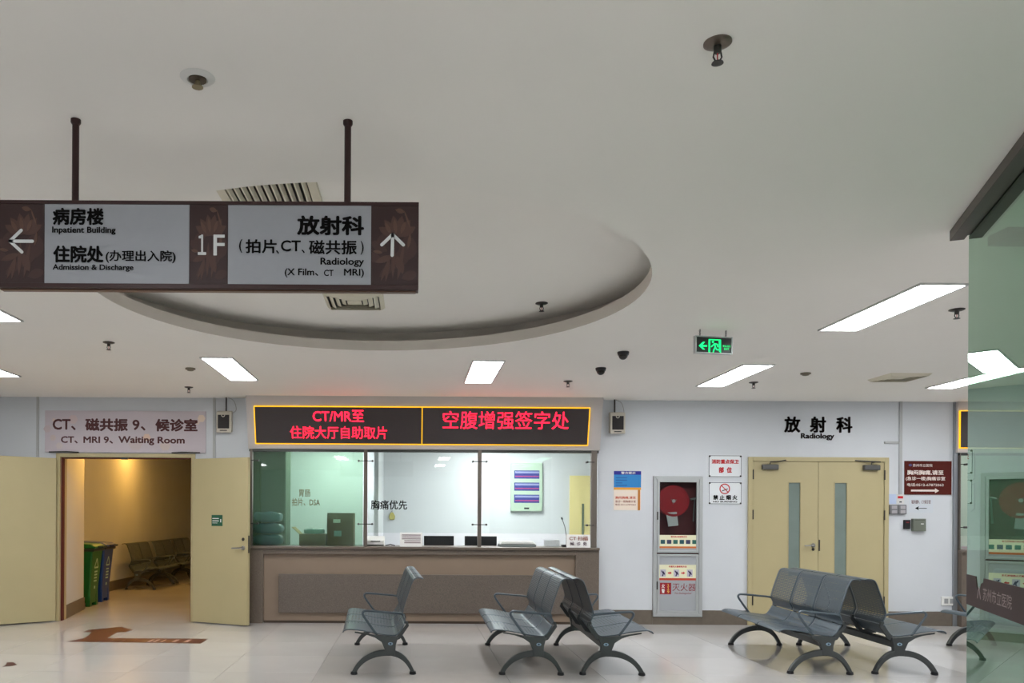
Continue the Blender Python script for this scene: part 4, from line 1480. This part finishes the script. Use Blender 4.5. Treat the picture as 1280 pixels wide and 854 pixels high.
# police poster and chest pain notice
t, tx, rect, f, h, th = board('notice_poster', 'blue police notice with a cream chest pain notice pasted below', 767, 801, 589, 638, M('poster_cream', (236, 222, 206), 0.55), YB, 0.004, 'poster')
rect('blue_sheet', 767, 801, 589, 609.5, M('poster_blue', (22, 128, 196), 0.45))
rect('header_band', 767, 801, 589, 593.6, M('poster_navy', (14, 20, 140), 0.45), 0.0009)
tx('警方提示', 776, 794, 589.7, 592.9, PAPER, 0.02)
rect('orange_strip', 767, 801, 609.5, 612.5, M('poster_orange', (226, 160, 50), 0.5))
rect('orange_strip', 797, 800, 612.5, 638, M('poster_amber', (190, 120, 40), 0.5))
for k_, (yy, w_) in enumerate(((597, 14), (600, 14), (603.5, 8), (606.5, 14))):
    rect('small_print', 769.5, 769.5 + w_, yy, yy + 0.9, M('poster_print_blue', (10, 80, 150), 0.5), 0.0009)['kind'] = 'stuff'
OR = M('poster_rust', (196, 96, 70), 0.55)
tx('胸闷胸痛,请至', 769, 794.5, 620.5, 624, OR, 0.03)
tx('急诊一楼胸痛诊室', 769, 794.5, 625.5, 628.5, M('poster_rust_dark', (150, 90, 70), 0.55), 0.02)
tx('电话 0512-67872063', 769, 794.5, 629.8, 632.2, M('poster_rust_dark', (150, 90, 70)), 0.02)

# two fire safety plates
PLATE = M('plate_white', (224, 228, 230), 0.4)
EDGE = M('plate_edge', (86, 96, 100), 0.4)


def plate(name, label, y0, y1):
    t, tx, rect, f, h, th = board(name, label, 885, 927, y0, y1, PLATE, YB, 0.008)
    e = 0.7
    mb = MB()
    for (xa, xb, ya, yb) in ((885.6, 926.4, y0 + .6, y0 + .6 + e), (885.6, 926.4, y1 - .6 - e, y1 - .6), (885.6, 885.6 + e, y0 + .6, y1 - .6), (926.4 - e, 926.4, y0 + .6, y1 - .6)):
        mb.box(f(xa), f(xb), -th - 0.0008, -th + 0.0002, h(yb), h(ya))
    mb.build('printed_border', EDGE, t)
    for x in (886.6, 925.4):
        for y in (y0 + 1.6, y1 - 1.6):
            MB().disc(f(x), h(y), 0.012, -th - 0.004, -th, 12).build('screw', DARKSTEEL, t)
    return t, tx, rect, f, h, th


t, tx, rect, f, h, th = plate('fire_zone_plate', 'white plate with two red lines about a key fire protection area', 569, 597)
tx('消防重点保卫', 889, 923, 574.5, 580, RED, 0.05)
tx('部', 898, 904.5, 584, 591.3, RED, 0.05)
tx('位', 908, 914.5, 584, 591.3, RED, 0.05)
t, tx, rect, f, h, th = plate('no_burning_plate', 'white plate with a red no smoking ring lettered No Burning', 602.5, 631)
cxp, czp = f(905.5), h(611.3)
MB().ring(cxp, czp, 0.053, 0.066, -th - 0.0012, -th - 0.0002, 32).build('red_ring', RED, t)
arrow_mb([((cxp - 0.04, czp + 0.04), (cxp + 0.04, czp - 0.04))], 0.011, -th - 0.0016, -th - 0.0012).build('red_bar', RED, t)
arrow_mb([((cxp - 0.03, czp - 0.025), (cxp + 0.035, czp + 0.0))], 0.010, -th - 0.0011, -th - 0.0002).build('cigarette_print', INK, t)
for k_, ch in enumerate('禁止烟火'):
    tx(ch, 891 + k_ * 8, 897.3 + k_ * 8, 619, 625, INK, 0.05)
tx('NO BURNING', 891, 921, 626.2, 628.4, INK, 0.03)

# brown chest pain sign
CH = M('sign_rust_brown', (82, 27, 20), 0.7, spec=0.2)
CW = M('sign_cream_ink', (228, 214, 206), 0.5)
t, tx, rect, f, h, th = board('chest_pain_sign', 'rust brown sign with white text and an arrow beside the conduit', 1130, 1188.5, 576.5, 618.5, CH, YB, 0.012)
MB().disc(f(1137), h(581.8), 0.022, -th - 0.0008, -th + 0.0002, 14, 0.016).build('emblem', M('emblem_blue', (72, 66, 110), 0.5), t)
tx('苏州市立医院', 1140, 1164.5, 580.2, 583.8, CW, 0.01)
tx('胸闷胸痛,请至', 1133, 1178.5, 588, 594, CW, 0.03)
tx('(急诊一楼)胸痛诊室', 1131.3, 1180.5, 596, 601.5, CW, 0.02)
tx('电话:0512-67872063', 1133, 1178.5, 604.3, 608.2, CW, 0.01)
MB().prism([(f(1138), h(614.6)), (f(1168), h(614.6)), (f(1168), h(616.6)), (f(1173), h(613.6)), (f(1168), h(610.4)), (f(1168), h(612.2)), (f(1138), h(612.4))], 'y', -th - 0.0008, -th + 0.0002).build('arrow', CW, t)

t, tx, rect, f, h, th = board('arrow_paper', 'pale paper notice with a black arrow under the rust brown sign', 1136, 1166, 621, 641, M('paper_blue_grey', (204, 210, 216), 0.6), YB, 0.003, 'notice')
tx('磁共振9、CT候诊室', 1139, 1163, 625, 630, M('plum_print', (120, 92, 96), 0.6), 0.02)
arrow_mb([((f(1146), h(635.5)), (f(1158), h(635.5)))], 0.007, -th - 0.0008, -th + 0.0002).build('arrow_shaft', INK, t)
MB().prism([(f(1143.5), h(635.5)), (f(1148.5), h(633)), (f(1147.3), h(635.5)), (f(1148.5), h(638))], 'y', -th - 0.0008, -th + 0.0002).build('arrow_head', INK, t)

# switches and boxes by the radiology door
t, tx, rect, f, h, th = board('blue_note', 'small pale blue note above the wall switches', 1110.5, 1120, 618, 630, M('note_blue', (182, 196, 222), 0.6), YB, 0.003, 'notice')
t, tx, rect, f, h, th = board('red_white_note', 'small white note with red print beside the pale blue note', 1120.8, 1130, 618, 630.5, M('note_white', (214, 214, 212), 0.6), YB, 0.0035, 'notice')
rect('red_print', 1122, 1128.6, 620.3, 623.3, RED)
rect('black_mark', 1124, 1127, 627, 628.4, INK)
for (x0, x1, lab) in ((1110.3, 1120.6, 'grey wall switch under the pale blue note'), (1121.2, 1131, 'grey wall switch under the red and white note')):
    t, tx, rect, f, h, th = board('wall_switch', lab, x0, x1, 631, 643, M('switch_grey', (120, 120, 122), 0.4), YB, 0.04, 'switch', 'housing', 0.006)
    for yy in (632.5, 638):
        MB().box(f(x0 + 2), f(x1 - 2), -th - 0.008, -th, h(yy + 4), h(yy)).build('rocker', M('switch_pale', (172, 168, 172), 0.35), t, bevel=0.002)
t, tx, rect, f, h, th = board('card_reader', 'small black card reader beside the grey junction box', 1128.5, 1136.5, 650, 661.5, BLACK, YB, 0.03, 'reader', 'housing', 0.006)
rect('indicator', 1131, 1134.5, 652.5, 654, M('indicator_red', (120, 30, 40), 0.3))
t, tx, rect, f, h, th = board('junction_box', 'grey green metal junction box beside the black card reader', 1138.5, 1154.5, 648.5, 664, M('box_greygreen', (112, 118, 106), 0.45, 0.2), YB, 0.05, 'box', 'housing', 0.005)
rect('sticker', 1148, 1151.5, 654.5, 655.5, PAPER)
rect('lid_line', 1140, 1153, 650, 650.5, DARKSTEEL)
t, tx, rect, f, h, th = board('power_socket', 'white power socket low on the wall behind the last bench', 1176, 1194, 746, 757, WHITEP, YB, 0.02, 'socket', 'plate', 0.004)
rect('socket_face', 1179, 1184, 748.5, 754.5, GREYP)
rect('socket_face', 1186, 1191, 748.5, 754.5, GREYP)

# ================================================================== FIRE HOSE CABINET
a_ = at(846, 771, YB)
CY = YB + 0.115
fc = thing('fire_hose_cabinet', 'grey framed fire cabinet with a red hose reel behind glass', 'cabinet', (a_.x, CY, a_.z))
f = lambda x: (x - 846) / 100
h = lambda y: (771 - y) / 100
FD = 0.14
bx0, bx1, zt = f(815.5), f(877), h(595.5)
sh = MB()
sh.box(bx0, bx0 + 0.02, -FD + 0.02, -0.0005, 0, zt)
sh.box(bx1 - 0.02, bx1, -FD + 0.02, -0.0005, 0, zt)
sh.box(bx0 + 0.02, bx1 - 0.02, -FD + 0.02, -0.0005, 0, 0.02)
sh.box(bx0 + 0.02, bx1 - 0.02, -FD + 0.02, -0.0005, zt - 0.02, zt)
sh.box(bx0 + 0.02, bx1 - 0.02, -0.012, -0.0005, 0.02, zt - 0.02)
sh.build('shell', M('cabinet_inside', (110, 30, 34), 0.5), fc)
fw_ = 0.062
fr = MB()
def mitre(mb, x0, x1, z0, z1, w_, y0, y1):
    o_ = [(x0, z0), (x1, z0), (x1, z1), (x0, z1)]
    i_ = [(x0 + w_, z0 + w_), (x1 - w_, z0 + w_), (x1 - w_, z1 - w_), (x0 + w_, z1 - w_)]
    for k in range(4):
        k2 = (k + 1) % 4
        yield [o_[k], o_[k2], i_[k2], i_[k]]
for poly in mitre(None, bx0, bx1, 0, zt, 0.045, 0, 0):
    MB().prism(poly, 'y', -FD, -FD + 0.025).build('outer_frame', ALU, fc, bevel=0.004)
zm = h(692)
for nm, z0, z1 in (('upper_door', zm + 0.008, zt - 0.045), ('lower_door', 0.045, zm - 0.008)):
    e = bpy.data.objects.new(nm, None)
    COL.objects.link(e)
    e.parent = fc
    for poly in mitre(None, bx0 + 0.048, bx1 - 0.048, z0, z1, 0.030, 0, 0):
        MB().prism(poly, 'y', -FD + 0.002, -FD + 0.028).build('rail', ALU, e, bevel=0.003)
    if nm == 'lower_door':
        MB().box(bx0 + 0.078, bx1 - 0.078, -FD + 0.012, -FD + 0.018, z0 + 0.03, z1 - 0.03).build('panel', M('cabinet_grey', (164, 168, 172), 0.4, 0.2), e)
    else:
        MB().box(bx0 + 0.078, bx1 - 0.078, -FD + 0.012, -FD + 0.016, h(669), z1 - 0.03).build('glass', CABGLASS, e)
        MB().box(bx0 + 0.078, bx1 - 0.078, -FD + 0.012, -FD + 0.018, z0 + 0.03, h(669)).build('sill_panel', M('cabinet_grey', (164, 168, 172)), e)
    MB().box(bx0 + 0.042, bx0 + 0.056, -FD - 0.008, -FD + 0.01, (h(650) if nm == 'upper_door' else h(737)), (h(640) if nm == 'upper_door' else h(727))).build('latch', DARKSTEEL, e)
yF = -FD + 0.012
def cbox(nm, x0, x1, y0, y1, mt, lift=0.001, par=fc):
    return MB().box(f(x0), f(x1), yF - lift, yF, h(y1), h(y0)).build(nm, mt, par)
def ctext(txt, x0, x1, y0, y1, mt, bold, lift=0.0016):
    return text(fc, 'lettering', txt, mt, f(x0), f(x1), h(y1), h(y0), yF - lift, bold)
LBL = M('label_cream', (232, 230, 196), 0.5)
cbox('instruction_label', 823.5, 871, 669, 685.5, LBL)
cbox('label_stripe', 823.5, 871, 683.2, 685.5, M('label_orange', (206, 110, 50), 0.5), 0.0016)
ctext('室内消火栓使用方法', 837.5, 857.5, 670, 672.2, RED, 0.04)
for k_ in range(6):
    cbox('pictogram', 824.8 + k_ * 7.9, 830.3 + k_ * 7.9, 675, 680, M('picto_%d' % (k_ % 3), ((36, 84, 92), (58, 60, 92), (40, 100, 90))[k_ % 3], 0.5), 0.0016)
cbox('instruction_label', 823.5, 870.3, 706, 725.5, LBL)
cbox('label_stripe', 823.5, 870.3, 722.8, 725.5, M('label_redorange', (196, 70, 44), 0.5), 0.0016)
ctext('手提灭火器使用方法', 835, 857.5, 707.2, 709.6, RED, 0.04)
for k_ in range(3):
    x_ = 824.5 + k_ * 16.7
    cbox('pictogram', x_, x_ + 7, 712, 721, M('picto_pale', (190, 186, 200), 0.5), 0.0016)
    pm = arrow_mb([((f(x_ + 2), h(714)), (f(x_ + 4), h(717))), ((f(x_ + 4), h(717)), (f(x_ + 3), h(720))), ((f(x_ + 4), h(715)), (f(x_ + 5.5), h(718)))], 0.014, yF - 0.0022, yF - 0.0016)
    pm.build('pictogram_figure', M('picto_navy', (50, 36, 80), 0.5), fc)
    if k_ < 2:
        MB().prism([(f(x_ + 9.5), h(717.2)), (f(x_ + 12), h(717.2)), (f(x_ + 12), h(718)), (f(x_ + 14.5), h(716.3)), (f(x_ + 12), h(714.6)), (f(x_ + 12), h(715.6)), (f(x_ + 9.5), h(715.6))], 'y', yF - 0.0018, yF - 0.0008).build('small_arrow', RED, fc)
cbox('fire_call_label', 824.3, 838.3, 728.7, 743, M('label_crimson', (150, 22, 34), 0.5))
for i_, ch in enumerate('火警'):
    ctext(ch, 826.3, 830.3, 730 + i_ * 6.2, 735.4 + i_ * 6.2, PAPER, 0.03)
for i_, ch in enumerate('\uff11\uff119'):
    ctext(ch, 833.3, 836, 730 + i_ * 4.1, 733.4 + i_ * 4.1, M('label_yellow', (232, 190, 90), 0.5), 0.03)
ctext('灭火器', 839.8, 869, 729.3, 738.8, M('label_wine', (140, 34, 44), 0.5), 0.0)
ctext('Fire Extinguisher', 843, 864, 740.6, 743.3, M('label_wine', (140, 34, 44)), 0.01)
# hose reel and tools inside
REELR = M('reel_red', (188, 26, 40), 0.4)
cxr, czr = f(841), h(626.5)
hr = thing('hose_reel', 'round red fire hose reel inside the glass fronted cabinet', 'hose reel', (fc.location.x, CY, fc.location.z))
MB().disc(cxr, czr, 0.19, -0.118, -0.105, 40).build('front_disc', REELR, hr, bevel=0.004)
MB().ring(cxr, czr, 0.165, 0.195, -0.123, -0.1, 40).build('disc_rim', REELR, hr)
MB().disc(cxr, czr, 0.12, -0.105, -0.03, 32).build('drum', M('hose_dark', (70, 18, 20), 0.6), hr)
MB().disc(cxr, czr, 0.19, -0.03, -0.018, 40).build('rear_disc', REELR, hr)
MB().disc(cxr, czr, 0.022, -0.13, -0.118, 18).build('hub', STEEL, hr)
for a2 in range(3):
    t_ = a2 * 2 * pi / 3 + 0.4
    MB().disc(cxr + 0.035 * cos(t_), czr + 0.035 * sin(t_), 0.007, -0.122, -0.118, 10).build('bolt', STEEL, hr)
tg = tag(MB().prism([(f(831.5), h(641)), (f(845), h(640)), (f(847), h(657)), (f(834.5), h(658.5))], 'y', CY - FD + 0.0172, CY - FD + 0.0192).build('inspection_card', M('card_white', (224, 226, 222), 0.6)),
         'white inspection card hanging before the red hose reel', 'card')
tg.location = (fc.location.x, 0, fc.location.z)
hm = thing('fire_hammer', 'small grey hammer hanging beside the red hose reel', 'hammer', (fc.location.x, CY, fc.location.z))
MB().tube([(f(866.5), -0.1, h(652)), (f(868), -0.1, h(622))], [0.010, 0.008], 8).build('shaft', STEEL, hm, smooth=True)
MB().tube([(f(863), -0.1, h(624.5)), (f(871), -0.1, h(622.5))], 0.014, 8).build('head', STEEL, hm, smooth=True)

# ================================================================== FLOOR STICKERS
STK = M('floor_sticker_brown', (70, 27, 28), 0.45, spec=0.3)
o_ = on_floor(170, 797)
stk = thing('floor_arrow_sticker', 'brown bent arrow sticker on the floor before the waiting room', 'floor sticker', (o_.x, o_.y, 0))
L2 = lambda x, y: (on_floor(x, y).x - o_.x, on_floor(x, y).y - o_.y)
pts = [L2(84, 802.3), L2(105, 798.0), L2(112, 793.5), L2(114, 790.6), L2(104.5, 790.2), L2(110, 787.6), L2(152, 783.8), L2(166, 787.8), L2(157, 790.6), L2(147, 790.6), L2(134, 797.9), L2(260.5, 798.8), L2(251, 804.6)]
MB().prism(pts, 'z', 0.0003, 0.0012).build('film', STK, stk)
pr = MB()
for (xa, xb) in ((121, 129), (135, 143), (150, 157), (164, 171), (187, 190), (194, 197), (200, 209), (214, 225), (229, 240)):
    a1_, b1_ = L2(xa, 803), L2(xb, 799.8)
    pr.box(a1_[0], b1_[0], a1_[1], b1_[1] if b1_[1] > a1_[1] else a1_[1] + 0.1, 0.0013, 0.0016)
pr.build('worn_print', M('sticker_print', (160, 132, 126), 0.5, 0, 0.2, 30), stk)['kind'] = 'stuff'
o_ = on_floor(11, 831)
L2 = lambda x, y: (on_floor(x, y).x - o_.x, on_floor(x, y).y - o_.y)
sr = tag(MB().prism([L2(3, 834), L2(8, 833.2), L2(16, 832.6), L2(21, 831.2), L2(16.5, 828), L2(8.5, 828.2), L2(8, 830.5)], 'z', 0.0003, 0.0012).build('sticker_scrap', STK),
         'torn scrap of brown sticker left on the floor', 'floor sticker')
sr.location = (o_.x, o_.y, 0)

# ================================================================== GLASS PARTITION
GP = Vector((2.765, 3.985, 0))
TH = radians(22.0)
gl = thing('glass_partition', 'green tinted glass partition with a torn brown film band', 'partition', GP, (0, 0, -TH))
# local y runs along the glass away from the camera, x to its right
GZ = CEIL - 0.052
LG = 2.6
MB().box(-0.006, 0.006, -LG, 0.0, 0.012, GZ - 0.001).build('glass_sheet', SIDEGLASS, gl)
DKB = M('header_bronze', (78, 68, 62), 0.35, 0.5)
hd = MB()
hd.box(-0.075, -0.012, -LG, 0.06, GZ, CEIL - 0.0005)
hd.box(0.012, 0.075, -LG, 0.06, GZ, CEIL - 0.0005)
hd.box(-0.012, 0.012, -LG, 0.06, GZ + 0.02, CEIL - 0.0005)
hd.build('header_channel', DKB, gl, bevel=0.002)
MB().box(-0.03, 0.03, -LG, 0.0, 0.0, 0.012).build('floor_channel', DKB, gl)
# film band with a torn edge
zt_, zb_ = CAMZ - 74 * 3.985 / K, CAMZ - 110 * 3.985 / K
zt_, zb_ = 1.066, 0.918
edge = [(-LG, zt_), (-0.30, zt_), (-0.292, zt_ - 0.02), (-0.255, zt_ - 0.03), (-0.225, zt_ - 0.075), (-0.185, zt_ - 0.05), (-0.17, zt_ - 0.012), (-0.165, zt_), (0.0, zt_), (0.0, zb_), (-LG, zb_)]
MB().prism(edge, 'x', -0.0085, -0.0062).build('film_band', FILM, gl)
name = text(gl, 'lettering', '苏州市立医院', M('film_lettering', (168, 150, 148), 0.5), 0, 1, 0, 1, 0, 0.0)
for v in name.data.vertices:
    u_, w_ = v.co.x, v.co.z
    v.co = (-0.0088, -0.29 - (1 - 0) * u_ * 0.42, zb_ + 0.045 + w_ * 0.06)
pl = arrow_mb([((0, 0.0), (0.5, 1)), ((0.5, 1), (1, 0))], 0.2, 0, 0.1).build('emblem', M('film_lettering', (168, 150, 148)), gl)
for v in pl.data.vertices:
    v.co = (-0.0088 - v.co.y * 0.002, -0.20 - v.co.x * 0.05, zb_ + 0.05 + v.co.z * 0.05)
# two square steel clips seen on the glass edge
for z0 in (CAMZ + 0.19, CAMZ + 0.04):
    MB().tube([(0.012, -0.0, z0 + 0.13), (0.012, -0.05, z0 + 0.135), (0.012, -0.055, z0 + 0.01), (0.012, 0.0, z0)], 0.003, 6).build('glass_clip', M('clip_green_grey', (74, 94, 82), 0.4), gl)
h2 = thing('vestibule_header', 'dark bronze header running from the glass partition', 'header', (GP.x, GP.y, 0))
MB().box(0.20, 5.5, 0.02, 0.16, GZ, CEIL - 0.0005).build('channel', DKB, h2, bevel=0.002)
